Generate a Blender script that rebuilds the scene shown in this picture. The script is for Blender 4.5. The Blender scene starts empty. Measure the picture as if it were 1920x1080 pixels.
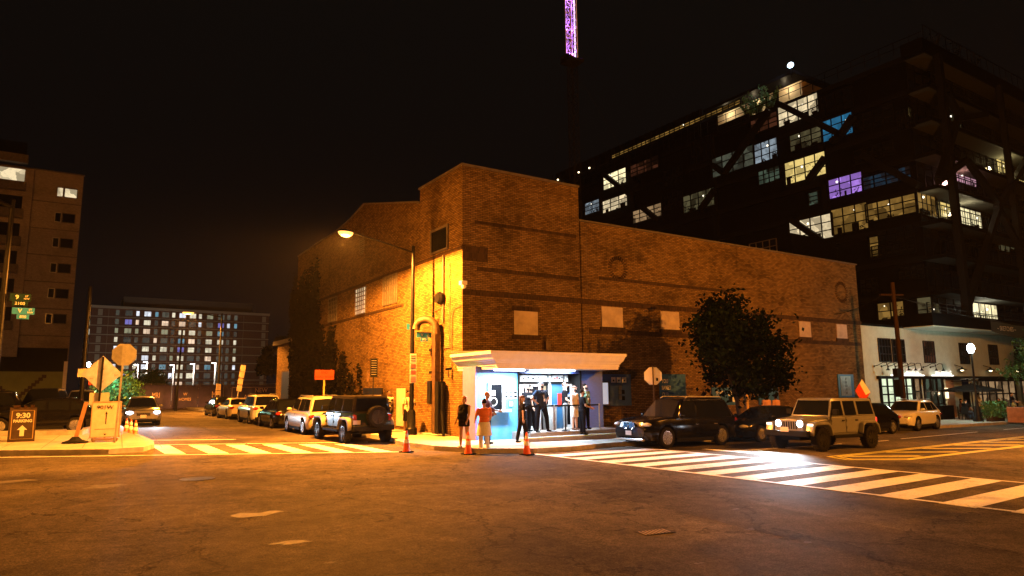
import bpy, bmesh, math, random
from mathutils import Vector, Matrix
random.seed(7)
R_ = math.radians
sc = bpy.context.scene
col = sc.collection
# ------------------------------------------------------------------ camera
F_PX, PITCH, ROLL, YAW, CAM_H = 1279.15, 0.14882126, -0.0101845, 0.57701465, 2.05
cf = Vector((math.sin(YAW)*math.cos(PITCH), math.cos(YAW)*math.cos(PITCH), math.sin(PITCH)))
cr0 = Vector((math.cos(YAW), -math.sin(YAW), 0)); cu0 = cr0.cross(cf)
cr = cr0*math.cos(ROLL)+cu0*math.sin(ROLL); cu = -cr0*math.sin(ROLL)+cu0*math.cos(ROLL)
cam = bpy.data.cameras.new('camera'); cam.sensor_width = 36; cam.lens = F_PX/1920*36
cam.clip_start = .1; cam.clip_end = 4000
camo = bpy.data.objects.new('camera', cam); col.objects.link(camo)
m3 = Matrix((cr, cu, -cf)).transposed()
camo.matrix_world = Matrix.Translation((0, 0, CAM_H)) @ m3.to_4x4()
sc.camera = camo
# ------------------------------------------------------------------ world: night sky
w = bpy.data.worlds.new("World"); sc.world = w; w.use_nodes = True
wn = w.node_tree.nodes; wl = w.node_tree.links
bg = wn['Background']; bg.inputs[1].default_value = 1.0
tc = wn.new('ShaderNodeTexCoord'); sp = wn.new('ShaderNodeSeparateXYZ'); rp = wn.new('ShaderNodeValToRGB')
wl.new(tc.outputs['Generated'], sp.inputs[0]); wl.new(sp.outputs[2], rp.inputs[0]); wl.new(rp.outputs[0], bg.inputs[0])
rp.color_ramp.elements[0].position = 0.0; rp.color_ramp.elements[0].color = (.0018, .0022, .0032, 1)
rp.color_ramp.elements[1].position = .55; rp.color_ramp.elements[1].color = (.0034, .0028, .0022, 1)
e = rp.color_ramp.elements.new(.22); e.color = (.0018, .0016, .0016, 1)
sc.view_settings.view_transform = 'Standard'; sc.view_settings.look = 'None'
sc.view_settings.exposure = 0; sc.view_settings.gamma = 1
sc.cycles.use_denoising = True
sc.cycles.max_bounces = 5; sc.cycles.diffuse_bounces = 3; sc.cycles.glossy_bounces = 3
sc.cycles.caustics_reflective = False; sc.cycles.caustics_refractive = False
sc.cycles.sample_clamp_indirect = 4
SODIUM = (1.0, .315, .03); LED = (.72, .86, 1.0)

# ------------------------------------------------------------------ measuring helpers (points on real planes)
CP = Vector((0, 0, CAM_H))
def ray(x, y): return cf*F_PX+cr*(x-960)+cu*(540-y)
def G(X, Y): return -0.58*math.tanh((.838*X-.545*Y)/40)     # the lie of the land
def gp(x, y, h=0):
    d = ray(x, y); z = 0
    for i in range(30):
        P = CP+d*((z+h-CAM_H)/d.z); z = G(P.x, P.y)
    return P
def gY(x, y, Y): d = ray(x, y); return CP+d*(Y/d.y)
def gX(x, y, X): d = ray(x, y); return CP+d*(X/d.x)
def gD(x, y, D): return CP+ray(x, y)/F_PX*D

# ------------------------------------------------------------------ materials
def nt(name):
    m = bpy.data.materials.new(name); m.use_nodes = True
    return m, m.node_tree.nodes, m.node_tree.links, m.node_tree.nodes['Principled BSDF']
def M(name, c, rough=.6, metal=0, var=.0, vs=4., bump=0., bs=40., emit=None, es=0, coat=0, stretch=None):
    m, n, l, b = nt(name)
    b.inputs['Base Color'].default_value = (*c, 1); b.inputs['Roughness'].default_value = rough
    b.inputs['Metallic'].default_value = metal; b.inputs['Coat Weight'].default_value = coat
    b.inputs['Coat Roughness'].default_value = .06
    if emit: b.inputs['Emission Color'].default_value = (*emit, 1); b.inputs['Emission Strength'].default_value = es
    if max(c) < .06 and rough > .3 and not emit: b.inputs['Specular IOR Level'].default_value = .015
    if var or bump:
        t = n.new('ShaderNodeTexCoord'); mp = n.new('ShaderNodeMapping'); l.new(t.outputs['Object'], mp.inputs[0])
        if stretch: mp.inputs['Scale'].default_value = stretch
    if var:
        x = n.new('ShaderNodeTexNoise'); x.inputs['Scale'].default_value = vs; x.inputs['Detail'].default_value = 6
        x.inputs['Roughness'].default_value = .65; l.new(mp.outputs[0], x.inputs[0])
        r = n.new('ShaderNodeValToRGB'); l.new(x.outputs[0], r.inputs[0])
        r.color_ramp.elements[0].position = .3; r.color_ramp.elements[1].position = .7
        r.color_ramp.elements[0].color = (*[max(0, k*(1-var)) for k in c], 1)
        r.color_ramp.elements[1].color = (*[min(1, k*(1+var)) for k in c], 1)
        l.new(r.outputs[0], b.inputs['Base Color'])
        q = n.new('ShaderNodeMath'); q.operation = 'MULTIPLY_ADD'; q.inputs[1].default_value = .25; q.inputs[2].default_value = rough-.12
        l.new(x.outputs[0], q.inputs[0]); l.new(q.outputs[0], b.inputs['Roughness'])
    if bump:
        x = n.new('ShaderNodeTexNoise'); x.inputs['Scale'].default_value = bs; x.inputs['Detail'].default_value = 4
        l.new(mp.outputs[0], x.inputs[0]); bp = n.new('ShaderNodeBump'); bp.inputs['Strength'].default_value = bump
        bp.inputs['Distance'].default_value = .02; l.new(x.outputs[0], bp.inputs['Height']); l.new(bp.outputs[0], b.inputs['Normal'])
    return m
def brick_mat(name, c1, c2, mortar, bw=.24, rh=.078, stain=.5, bump=.6, rough=.6):
    m, n, l, b = nt(name)
    g = n.new('ShaderNodeNewGeometry'); s = n.new('ShaderNodeSeparateXYZ'); l.new(g.outputs['Position'], s.inputs[0])
    a = n.new('ShaderNodeMath'); a.operation = 'ADD'; l.new(s.outputs[0], a.inputs[0]); l.new(s.outputs[1], a.inputs[1])
    cmb = n.new('ShaderNodeCombineXYZ'); l.new(a.outputs[0], cmb.inputs[0]); l.new(s.outputs[2], cmb.inputs[1])
    # a little wander so that courses are not ruled lines
    wn_ = n.new('ShaderNodeTexNoise'); wn_.inputs['Scale'].default_value = .9; wn_.inputs['Detail'].default_value = 2; l.new(cmb.outputs[0], wn_.inputs[0])
    vm = n.new('ShaderNodeVectorMath'); vm.operation = 'SCALE'; vm.inputs['Scale'].default_value = .05; l.new(wn_.outputs[1], vm.inputs[0])
    va = n.new('ShaderNodeVectorMath'); l.new(cmb.outputs[0], va.inputs[0]); l.new(vm.outputs[0], va.inputs[1])
    t = n.new('ShaderNodeTexBrick'); l.new(va.outputs[0], t.inputs['Vector'])
    t.inputs['Scale'].default_value = 1; t.inputs['Brick Width'].default_value = bw; t.inputs['Row Height'].default_value = rh
    t.inputs['Mortar Size'].default_value = .011; t.inputs['Mortar Smooth'].default_value = .3; t.inputs['Bias'].default_value = -.15
    t.inputs['Color1'].default_value = (*c1, 1); t.inputs['Color2'].default_value = (*c2, 1); t.inputs['Mortar'].default_value = (*mortar, 1)
    # stains: broad weathering, streaks running down, odd dark courses
    def noise(scale, sx, sy, lo, hi, fac):
        mp = n.new('ShaderNodeMapping'); mp.inputs['Scale'].default_value = (sx, sy, 1); l.new(cmb.outputs[0], mp.inputs[0])
        x = n.new('ShaderNodeTexNoise'); x.inputs['Scale'].default_value = scale; x.inputs['Detail'].default_value = 8; x.inputs['Roughness'].default_value = .7
        l.new(mp.outputs[0], x.inputs[0]); r = n.new('ShaderNodeMapRange')
        r.inputs['From Min'].default_value = lo; r.inputs['From Max'].default_value = hi; r.inputs['To Min'].default_value = 1; r.inputs['To Max'].default_value = 1-fac
        l.new(x.outputs[0], r.inputs[0]); return r
    r1 = noise(.35, 1, 1.4, .48, .68, stain); r2 = noise(1.6, 1, .18, .55, .75, stain*.8); r3 = noise(2.2, .35, 4.5, .62, .72, stain)
    mx = t.outputs['Color']
    for r in (r1, r2, r3):
        k = n.new('ShaderNodeVectorMath'); k.operation = 'SCALE'; l.new(mx, k.inputs[0]); l.new(r.outputs[0], k.inputs['Scale']); mx = k.outputs[0]
    l.new(mx, b.inputs['Base Color']); b.inputs['Roughness'].default_value = .8; b.inputs['Specular IOR Level'].default_value = .04
    bp = n.new('ShaderNodeBump'); bp.invert = True; bp.inputs['Strength'].default_value = bump; bp.inputs['Distance'].default_value = .012
    l.new(t.outputs['Fac'], bp.inputs['Height']); l.new(bp.outputs[0], b.inputs['Normal'])
    return m
def asphalt_mat(name, c=.07, patch=.45):
    m, n, l, b = nt(name); g = n.new('ShaderNodeNewGeometry')
    def noise(s, d=8, r=.6):
        x = n.new('ShaderNodeTexNoise'); x.inputs['Scale'].default_value = s; x.inputs['Detail'].default_value = d; x.inputs['Roughness'].default_value = r
        l.new(g.outputs['Position'], x.inputs[0]); return x
    big = noise(.22, 5, .6); mid = noise(2.2, 6, .7); fine = noise(38, 3, .8); grit = noise(90, 2, .8); coarse = noise(11, 4, .8)
    def mr(x, a, bb, lo, hi):
        r = n.new('ShaderNodeMapRange'); r.inputs['From Min'].default_value = a; r.inputs['From Max'].default_value = bb
        r.inputs['To Min'].default_value = lo; r.inputs['To Max'].default_value = hi; l.new(x, r.inputs[0]); return r.outputs[0]
    f = [mr(big.outputs[0], .35, .65, 1-patch, 1+patch*.4), mr(mid.outputs[0], .3, .7, .68, 1.28), mr(coarse.outputs[0], .3, .7, .72, 1.3), mr(fine.outputs[0], .25, .75, .3, 1.8), mr(grit.outputs[0], .3, .72, .6, 1.7)]
    vo = n.new('ShaderNodeTexVoronoi'); vo.feature = 'DISTANCE_TO_EDGE'; vo.inputs['Scale'].default_value = .33
    wv = noise(1.1, 4); ad = n.new('ShaderNodeVectorMath'); sc_ = n.new('ShaderNodeVectorMath'); sc_.operation = 'SCALE'; sc_.inputs['Scale'].default_value = 1.6
    l.new(wv.outputs[1], sc_.inputs[0]); l.new(g.outputs['Position'], ad.inputs[0]); l.new(sc_.outputs[0], ad.inputs[1]); l.new(ad.outputs[0], vo.inputs['Vector'])
    f.append(mr(vo.outputs['Distance'], .0, .012, .45, 1))
    v = f[0]
    for k in f[1:]:
        q = n.new('ShaderNodeMath'); q.operation = 'MULTIPLY'; l.new(v, q.inputs[0]); l.new(k, q.inputs[1]); v = q.outputs[0]
    q = n.new('ShaderNodeVectorMath'); q.operation = 'SCALE'; q.inputs[0].default_value = (c*1.12, c*.97, c*.8); l.new(v, q.inputs['Scale'])
    l.new(q.outputs[0], b.inputs['Base Color'])
    l.new(mr(big.outputs[0], .3, .7, .72, .9), b.inputs['Roughness']); b.inputs['Specular IOR Level'].default_value = .012
    bp = n.new('ShaderNodeBump'); bp.inputs['Strength'].default_value = .55; bp.inputs['Distance'].default_value = .006
    l.new(fine.outputs[0], bp.inputs['Height']); l.new(bp.outputs[0], b.inputs['Normal'])
    return m
def paint_mat(name, c, wear=.5):
    m, n, l, b = nt(name); g = n.new('ShaderNodeNewGeometry')
    x = n.new('ShaderNodeTexNoise'); x.inputs['Scale'].default_value = 16; x.inputs['Detail'].default_value = 10; x.inputs['Roughness'].default_value = .85
    y = n.new('ShaderNodeTexNoise'); y.inputs['Scale'].default_value = 1.1; y.inputs['Detail'].default_value = 4
    l.new(g.outputs['Position'], x.inputs[0]); l.new(g.outputs['Position'], y.inputs[0])
    a = n.new('ShaderNodeMath'); a.operation = 'MULTIPLY_ADD'; a.inputs[1].default_value = .5; l.new(y.outputs[0], a.inputs[0]); l.new(x.outputs[0], a.inputs[2])
    r = n.new('ShaderNodeValToRGB'); l.new(a.outputs[0], r.inputs[0])
    r.color_ramp.elements[0].position = .52+.12*wear; r.color_ramp.elements[1].position = .66+.12*wear
    r.color_ramp.elements[0].color = (*[k*.62+.03 for k in c], 1); r.color_ramp.elements[1].color = (*c, 1)
    r.color_ramp.elements.new(.46+.1*wear).color = (.07, .065, .06, 1)
    l.new(r.outputs[0], b.inputs['Base Color']); b.inputs['Roughness'].default_value = .65
    return m
def glow_mat(name, c, s, messy=.6, scale=1.2):
    """a lit pane: the room behind reads as lighter and darker blocks"""
    m, n, l, b = nt(name); b.inputs['Base Color'].default_value = (.02, .02, .02, 1); b.inputs['Roughness'].default_value = .15
    g = n.new('ShaderNodeNewGeometry'); x = n.new('ShaderNodeTexVoronoi'); x.distance = 'CHEBYCHEV'; x.inputs['Scale'].default_value = scale
    x.inputs['Randomness'].default_value = .9; l.new(g.outputs['Position'], x.inputs['Vector'])
    sep = n.new('ShaderNodeSeparateColor'); l.new(x.outputs['Color'], sep.inputs[0])
    y = n.new('ShaderNodeTexNoise'); y.inputs['Scale'].default_value = 2.6; y.inputs['Detail'].default_value = 5; l.new(g.outputs['Position'], y.inputs[0])
    a = n.new('ShaderNodeMath'); a.operation = 'MULTIPLY'; l.new(sep.outputs[0], a.inputs[0]); l.new(y.outputs[0], a.inputs[1])
    r = n.new('ShaderNodeMapRange'); r.inputs['From Min'].default_value = .05; r.inputs['From Max'].default_value = .4
    r.inputs['To Min'].default_value = s*(1-messy); r.inputs['To Max'].default_value = s*1.15; l.new(a.outputs[0], r.inputs[0])
    b.inputs['Emission Color'].default_value = (*c, 1); l.new(r.outputs[0], b.inputs['Emission Strength'])
    return m
def EM(name, c, s):
    return M(name, (.3, .3, .3), emit=c, es=s)

mt = {}
mt['brick'] = brick_mat('buff_brick', (.225, .145, .060), (.10, .056, .022), (.03, .022, .015), stain=.55)
mt['brick_dark'] = brick_mat('soldier_brick', (.07, .04, .02), (.03, .018, .01), (.05, .035, .03), bw=.075, rh=.24, stain=.5)
mt['coping'] = M('coping', (.09, .075, .065), .8, var=.4, bump=.5)
mt['asphalt'] = asphalt_mat('asphalt', .084, .55)
mt['asphalt_dark'] = asphalt_mat('dark_asphalt', .065, .4)
mt['ground'] = asphalt_mat('far_ground', .05, .2)
mt['concrete'] = M('concrete', (.33, .31, .28), .85, var=.22, vs=1.3, bump=.5, bs=60)
mt['kerb'] = M('kerbstone', (.36, .34, .31), .8, var=.3, vs=3, bump=.4)
mt['white_line'] = paint_mat('white_road_paint', (.78, .80, .86), .95)
mt['yellow_line'] = paint_mat('yellow_road_paint', (.62, .60, .08), .8)
mt['patch'] = M('pale_patch', (.095, .085, .075), .8, var=.6, vs=9, bump=.5)
mt['black_metal'] = M('black_metal', (.018, .018, .02), .38, .6, var=.3, vs=12)
mt['steel'] = M('steel', (.34, .34, .34), .35, .8, var=.25, vs=6)
mt['galv'] = M('galvanised', (.42, .42, .42), .42, .7, var=.2, vs=9)
mt['rust'] = M('rusty_duct', (.075, .045, .028), .55, .35, var=.5, vs=5, bump=.3)
mt['wood'] = M('pole_wood', (.035, .02, .013), .85, var=.4, vs=5, bump=.8, bs=25, stretch=(8, 8, .6))
mt['cream'] = M('cream_paint', (.82, .80, .88), .55, var=.07, vs=3, bump=.08, bs=60)
mt['blue'] = M('blue_painted_brick', (.11, .42, .86), .45, var=.12, vs=5, bump=.5, bs=14, stretch=(1, 1, 4))
mt['purple'] = M('violet_blue_wall', (.05, .11, .34), .5, var=.15, vs=5, bump=.4, bs=14, stretch=(1, 1, 4))
mt['lilac'] = M('lilac_wall', (.20, .19, .60), .5, var=.12, vs=5, bump=.4, bs=14)
mt['navy'] = M('navy_wall', (.03, .05, .16), .5, var=.1)
mt['teal'] = M('teal_panel', (.03, .11, .36), .4, var=.2, vs=3)
mt['white'] = M('white_paint', (.78, .78, .76), .45, var=.05)
mt['offwhite'] = M('board_white', (.55, .45, .40), .6, var=.15, vs=4)
mt['letter'] = M('white_lettering', (.8, .8, .78), .5)
mt['dark_letter'] = M('black_lettering', (.01, .01, .01), .5)
mt['orange_sign'] = M('orange_sheeting', (.40, .045, .01), .35, var=.05)
mt['red'] = M('red_plastic', (.55, .03, .02), .35)
mt['sign_green'] = M('street_sign_teal', (.02, .22, .60), .35)
mt['orange'] = M('cone_orange', (.85, .12, .03), .4, var=.1, vs=8)
mt['reflective'] = M('reflective_band', (.82, .80, .76), .3)
mt['glass'] = M('dark_glass', (.006, .007, .009), .06, 0, coat=.6)
mt['tyre'] = M('tyre_rubber', (.014, .013, .012), .75, bump=.5, bs=30)
mt['rim_silver'] = M('rim_silver', (.52, .52, .53), .25, .9)
mt['rim_black'] = M('rim_black', (.03, .03, .03), .25, .8)
mt['chrome'] = M('chrome', (.75, .75, .75), .12, 1)
mt['trim'] = M('black_plastic', (.012, .012, .012), .5)
mt['lens'] = M('clear_lens', (.75, .75, .78), .1, .3, coat=1)
mt['lens_on'] = EM('headlamp_lit', (.80, .90, 1.0), 26)
mt['lens_dim'] = EM('marker_lamp', (1, .8, .6), 3)
mt['tail'] = M('red_lens', (.22, .01, .008), .2, emit=(1, .05, .02), es=.01, coat=1)
mt['tail_on'] = M('red_lens_lit', (.5, .02, .02), .15, emit=(1, .05, .03), es=2.2)
mt['plate'] = M('licence_plate', (.62, .52, .5), .5)
mt['cladding'] = M('charcoal_cladding', (.004, .004, .0045), .6, var=.4, vs=2)
mt['beam'] = M('black_steel_beam', (.008, .008, .009), .5)
mt['soffit'] = M('pale_soffit', (.05, .05, .045), .8, var=.1)
mt['mullion'] = M('black_mullion', (.006, .006, .007), .45)
mt['stucco'] = M('pale_stucco', (.46, .50, .42), .85, var=.12, vs=2, bump=.3, bs=50)
mt['resi_brick'] = M('dark_red_brick', (.20, .09, .065), .8, var=.3, vs=3)
mt['resi_band'] = M('concrete_band', (.5, .45, .38), .8)
mt['tower_brick'] = brick_mat('brown_tower_brick', (.34, .29, .26), (.26, .22, .19), (.1, .08, .07), stain=.3)
mt['mural_green'] = M('mural_green', (.20, .24, .10), .8, var=.15, vs=1)
mt['bark'] = M('bark', (.05, .038, .03), .9, var=.3, vs=8, bump=.8, bs=20)
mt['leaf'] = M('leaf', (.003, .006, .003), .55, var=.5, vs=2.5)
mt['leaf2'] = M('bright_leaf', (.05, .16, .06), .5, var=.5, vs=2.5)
mt['ivy'] = M('ivy_leaf', (.008, .007, .004), .7, var=.5, vs=2)
mt['rubber'] = M('black_rubber', (.015, .015, .015), .8)
mt['brownboard'] = M('brown_board', (.045, .032, .025), .5, var=.2)
mt['banner'] = M('purple_banner', (.05, .04, .16), .6, var=.35, vs=1.2, bump=.6, bs=3)
mt['banner_grey'] = M('grey_mesh_screen', (.08, .13, .2), .7, var=.45, vs=1.5, bump=.6, bs=3, stretch=(4, 4, .5))
mt['copper'] = M('banner_letter', (.8, .6, .55), .5)
mt['sodium_lens'] = EM('sodium_lens', (1.0, .46, .09), 2.6)
mt['led_lens'] = EM('led_lens', (.80, .92, 1.0), 28)
mt['led_strip'] = EM('led_strip', (.85, .93, 1.0), 9)
mt['small_white'] = EM('far_white_lamp', (.75, .88, 1.0), 3.0)
mt['room_lamp'] = EM('room_lamp', (1, .9, .7), 2.2)
mt['small_warm'] = EM('warm_lamp', (1, .8, .45), 5)
for nme, c, s, ms in [('warmw', (1, .80, .48), .85, .55), ('bright', (1, .86, .48), 1.15, .5), ('yellow', (1, .74, .24), .75, .5), ('amber', (1, .55, .12), .22, .7),
                      ('dim', (.7, .62, .30), .10, .8), ('dimgreen', (.42, .48, .34), .13, .8), ('cool', (.60, .74, .86), .38, .75), ('blue', (.04, .36, .70), .42, .5),
                      ('dblue', (.02, .14, .25), .14, .9), ('purple', (.50, .25, .95), .8, .5), ('red', (.8, .25, .12), .06, .95), ('pink', (.95, .5, .65), .55, .4), ('shop', (.82, .95, .62), .95, .5),
                      ('shopdim', (1, .62, .3), .28, .85), ('greenshop', (.35, .55, .38), .12, .9)]:
    mt['p_'+nme] = glow_mat('lit_pane_'+nme, c, s, ms, 1.1)
rs_cols = [((.85, .90, 1), .75), ((1, .9, .65), .55), ((1, .72, .5), .6), ((.35, .32, 1), .35), ((.45, .45, .34), .10), ((.36, .38, .32), .075), ((.3, .7, .9), .25), ((.8, .8, .5), .2)]
for i, (c, s) in enumerate(rs_cols): mt['r%d' % i] = glow_mat('far_pane_%d' % i, c, s*1.5, .35, .6)

# ------------------------------------------------------------------ mesh builder
class MB:
    def __init__(s): s.v = []; s.f = []; s.m = []; s.mi = 0
    def add(s, vs, fs):
        o = len(s.v); s.v += [tuple(v) for v in vs]; s.f += [tuple(i+o for i in f) for f in fs]; s.m += [s.mi]*len(fs); return s
    def box(s, x0, x1, y0, y1, z0, z1):
        vs = [(x, y, z) for z in (z0, z1) for y in (y0, y1) for x in (x0, x1)]
        return s.add(vs, [(0, 2, 3, 1), (4, 5, 7, 6), (0, 1, 5, 4), (2, 6, 7, 3), (0, 4, 6, 2), (1, 3, 7, 5)])
    def bar(s, p0, p1, w, h=None):
        p0 = Vector(p0); p1 = Vector(p1); h = h or w; d = (p1-p0).normalized()
        up = Vector((0, 0, 1)) if abs(d.z) < .95 else Vector((0, 1, 0)); a = d.cross(up).normalized()*w/2; b = a.cross(d).normalized()*h/2
        vs = [p+sa*a+sb*b for p in (p0, p1) for sa, sb in ((-1, -1), (1, -1), (1, 1), (-1, 1))]
        return s.add(vs, [(0, 1, 2, 3), (7, 6, 5, 4), (0, 4, 5, 1), (1, 5, 6, 2), (2, 6, 7, 3), (3, 7, 4, 0)])
    def tube(s, p0, p1, r0, r1=None, n=10):
        r1 = r0 if r1 is None else r1; p0 = Vector(p0); p1 = Vector(p1); d = (p1-p0)
        if d.length < 1e-6: return s
        d.normalize(); up = Vector((0, 0, 1)) if abs(d.z) < .95 else Vector((0, 1, 0)); a = d.cross(up).normalized(); b = a.cross(d).normalized()
        vs = []
        for p, r in ((p0, r0), (p1, r1)):
            vs += [p+(a*math.cos(t)+b*math.sin(t))*r for t in [2*math.pi*i/n for i in range(n)]]
        fs = [(i, (i+1) % n, n+(i+1) % n, n+i) for i in range(n)]+[tuple(range(n))[::-1], tuple(range(n, 2*n))]
        return s.add(vs, fs)
    def path(s, pts, r, n=8):
        rs = r if isinstance(r, (list, tuple)) else [r]*len(pts)
        for i in range(len(pts)-1): s.tube(pts[i], pts[i+1], rs[i], rs[i+1], n)
        for i in range(1, len(pts)-1): s.ball(pts[i], (rs[i],)*3, 8, 5)
        return s
    def ball(s, c, r, n=12, k=8, rot=None):
        if not isinstance(r, (tuple, list)): r = (r, r, r)
        vs = []; c = Vector(c)
        for j in range(1, k):
            ph = math.pi*j/k
            for i in range(n):
                t = 2*math.pi*i/n; p = Vector((r[0]*math.sin(ph)*math.cos(t), r[1]*math.sin(ph)*math.sin(t), r[2]*math.cos(ph)))
                vs.append(c+(rot @ p if rot else p))
        a = Vector((0, 0, r[2])); b = -a
        vs += [c+(rot @ a if rot else a), c+(rot @ b if rot else b)]; T = len(vs)-2
        fs = [(j*n+i, (j+1)*n+i, (j+1)*n+(i+1) % n, j*n+(i+1) % n) for j in range(k-2) for i in range(n)]
        fs += [(T, i, (i+1) % n) for i in range(n)]+[(T+1, (k-2)*n+(i+1) % n, (k-2)*n+i) for i in range(n)]
        return s.add(vs, fs)
    def lathe(s, prof, c=(0, 0, 0), n=16, axis='z'):
        vs = []; k = len(prof)
        for r, z in prof:
            for i in range(n):
                t = 2*math.pi*i/n; a, b = r*math.cos(t), r*math.sin(t)
                p = (a, b, z) if axis == 'z' else ((a, z, -b) if axis == 'y' else (z, a, b))
                vs.append((p[0]+c[0], p[1]+c[1], p[2]+c[2]))
        fs = [(j*n+i, j*n+(i+1) % n, (j+1)*n+(i+1) % n, (j+1)*n+i) for j in range(k-1) for i in range(n)]
        fs += [tuple(range(n))[::-1], tuple(range((k-1)*n, k*n))]
        return s.add(vs, fs)
    def prism(s, poly, ax, a, b):
        def P(u, v, t): return {'x': (t, u, v), 'y': (u, t, v), 'z': (u, v, t)}[ax]
        n = len(poly); vs = [P(u, v, a) for u, v in poly]+[P(u, v, b) for u, v in poly]
        return s.add(vs, [tuple(range(n))[::-1], tuple(range(n, 2*n))]+[(i, (i+1) % n, n+(i+1) % n, n+i) for i in range(n)])
    def quad(s, *p): return s.add(p, [tuple(range(len(p)))])
    def mesh(s, name):
        me = bpy.data.meshes.new(name); me.from_pydata([tuple(v) for v in s.v], [], s.f); me.validate()
        return me
    def build(s, name, mats, parent=None, smooth=False, bevel=0, W=False, loc=None, rz=0, vox=0, nofix=False):
        me = s.mesh(name)
        if not isinstance(mats, (list, tuple)): mats = [mats]
        for m in mats: me.materials.append(mt[m] if isinstance(m, str) else m)
        if len(me.polygons) == len(s.m): me.polygons.foreach_set('material_index', s.m)
        if W and parent:
            r = parent
            while r.parent: r = r.parent
            me.transform(Matrix.Translation(-r.location))
        o = bpy.data.objects.new(name, me); col.objects.link(o)
        if parent: o.parent = parent
        if loc is not None: o.location = loc
        if rz: o.rotation_euler.z = rz
        if not nofix and not vox:
            b = bmesh.new(); b.from_mesh(me); bmesh.ops.recalc_face_normals(b, faces=b.faces); b.to_mesh(me); b.free()
        if bevel:
            md = o.modifiers.new('b', 'BEVEL'); md.width = bevel; md.segments = 2; md.limit_method = 'ANGLE'; md.angle_limit = R_(40); bake(o)
        if vox:
            md = o.modifiers.new('r', 'REMESH'); md.mode = 'VOXEL'; md.voxel_size = vox
            sm = o.modifiers.new('s', 'SMOOTH'); sm.iterations = 3; sm.factor = .5; bake(o)
            while len(o.data.materials) > 1: o.data.materials.pop()
            if not o.data.materials: o.data.materials.append(mt[mats[0]] if isinstance(mats[0], str) else mats[0])
            smooth = True
        if smooth:
            o.data.shade_smooth()
            if smooth is not True or not vox:
                try: o.data.set_sharp_from_angle(angle=R_(38))
                except Exception: pass
        return o
def bake(o):
    par, loc, rot = o.parent, o.location.copy(), o.rotation_euler.copy()
    dg = bpy.context.evaluated_depsgraph_get(); dg.update()
    me = bpy.data.meshes.new_from_object(o.evaluated_get(dg)); me.name = o.data.name
    o.modifiers.clear(); o.data = me
def thing(name, label, cat, loc=(0, 0, 0), rz=0, group=None):
    o = bpy.data.objects.new(name, None); col.objects.link(o); o.empty_display_size = .2
    o.location = loc; o.rotation_euler = (0, 0, rz); tag(o, label, cat, group); return o
def tag(o, label, cat, group=None):
    o['label'] = label; o['category'] = cat
    if group: o['group'] = group
    return o
def struct(o): o['kind'] = 'structure'; return o
def text(name, s, size, m, parent, loc, rot, ext=.004, align='CENTER', sx=1, bold=0, W=False):
    cu_ = bpy.data.curves.new(name, 'FONT'); cu_.body = s; cu_.size = size; cu_.extrude = ext; cu_.align_x = align; cu_.align_y = 'CENTER'; cu_.offset = bold
    cu_.resolution_u = 3
    o = bpy.data.objects.new(name, cu_); col.objects.link(o); dg = bpy.context.evaluated_depsgraph_get()
    me = bpy.data.meshes.new_from_object(o.evaluated_get(dg)); bpy.data.objects.remove(o); bpy.data.curves.remove(cu_)
    me.name = name; me.materials.clear(); me.materials.append(mt[m])
    L = Vector(loc)
    if W:
        r = parent
        while r.parent: r = r.parent
        L = L-r.location
    me.transform(Matrix.Translation(L) @ Matrix.LocRotScale(None, __import__('mathutils').Euler(rot), Vector((sx, 1, 1))))
    o = bpy.data.objects.new(name, me); col.objects.link(o); o.parent = parent; return o
FRONT = (R_(90), 0, 0)            # lettering that faces -Y
LEFT = (R_(90), 0, R_(-90))       # lettering that faces -X
def light(kind, name, loc, color, energy, parent=None, target=None, size=.1, cone=170, blend=.3, sy=None, W=True):
    d = bpy.data.lights.new(name, kind); d.color = color; d.energy = energy
    if kind == 'SPOT': d.spot_size = R_(cone); d.spot_blend = blend; d.shadow_soft_size = size
    elif kind == 'AREA': d.shape = 'RECTANGLE' if sy else 'DISK'; d.size = size; d.size_y = sy or size
    else: d.shadow_soft_size = size
    o = bpy.data.objects.new(name, d); col.objects.link(o); loc = Vector(loc)
    if parent:
        o.parent = parent
        if W:
            bpy.context.view_layer.update(); loc = parent.matrix_world.inverted() @ loc
            if target is not None: target = parent.matrix_world.inverted() @ Vector(target)
    o.location = loc
    t = Vector(target) if target is not None else loc+Vector((0, 0, -1))
    o.rotation_euler = (t-loc).to_track_quat('-Z', 'Y').to_euler()
    return o
def copy_tree(o, parent=None):
    c = o.copy(); col.objects.link(c)
    if parent: c.parent = parent
    for ch in list(o.children): copy_tree(ch, c)
    return c
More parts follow.
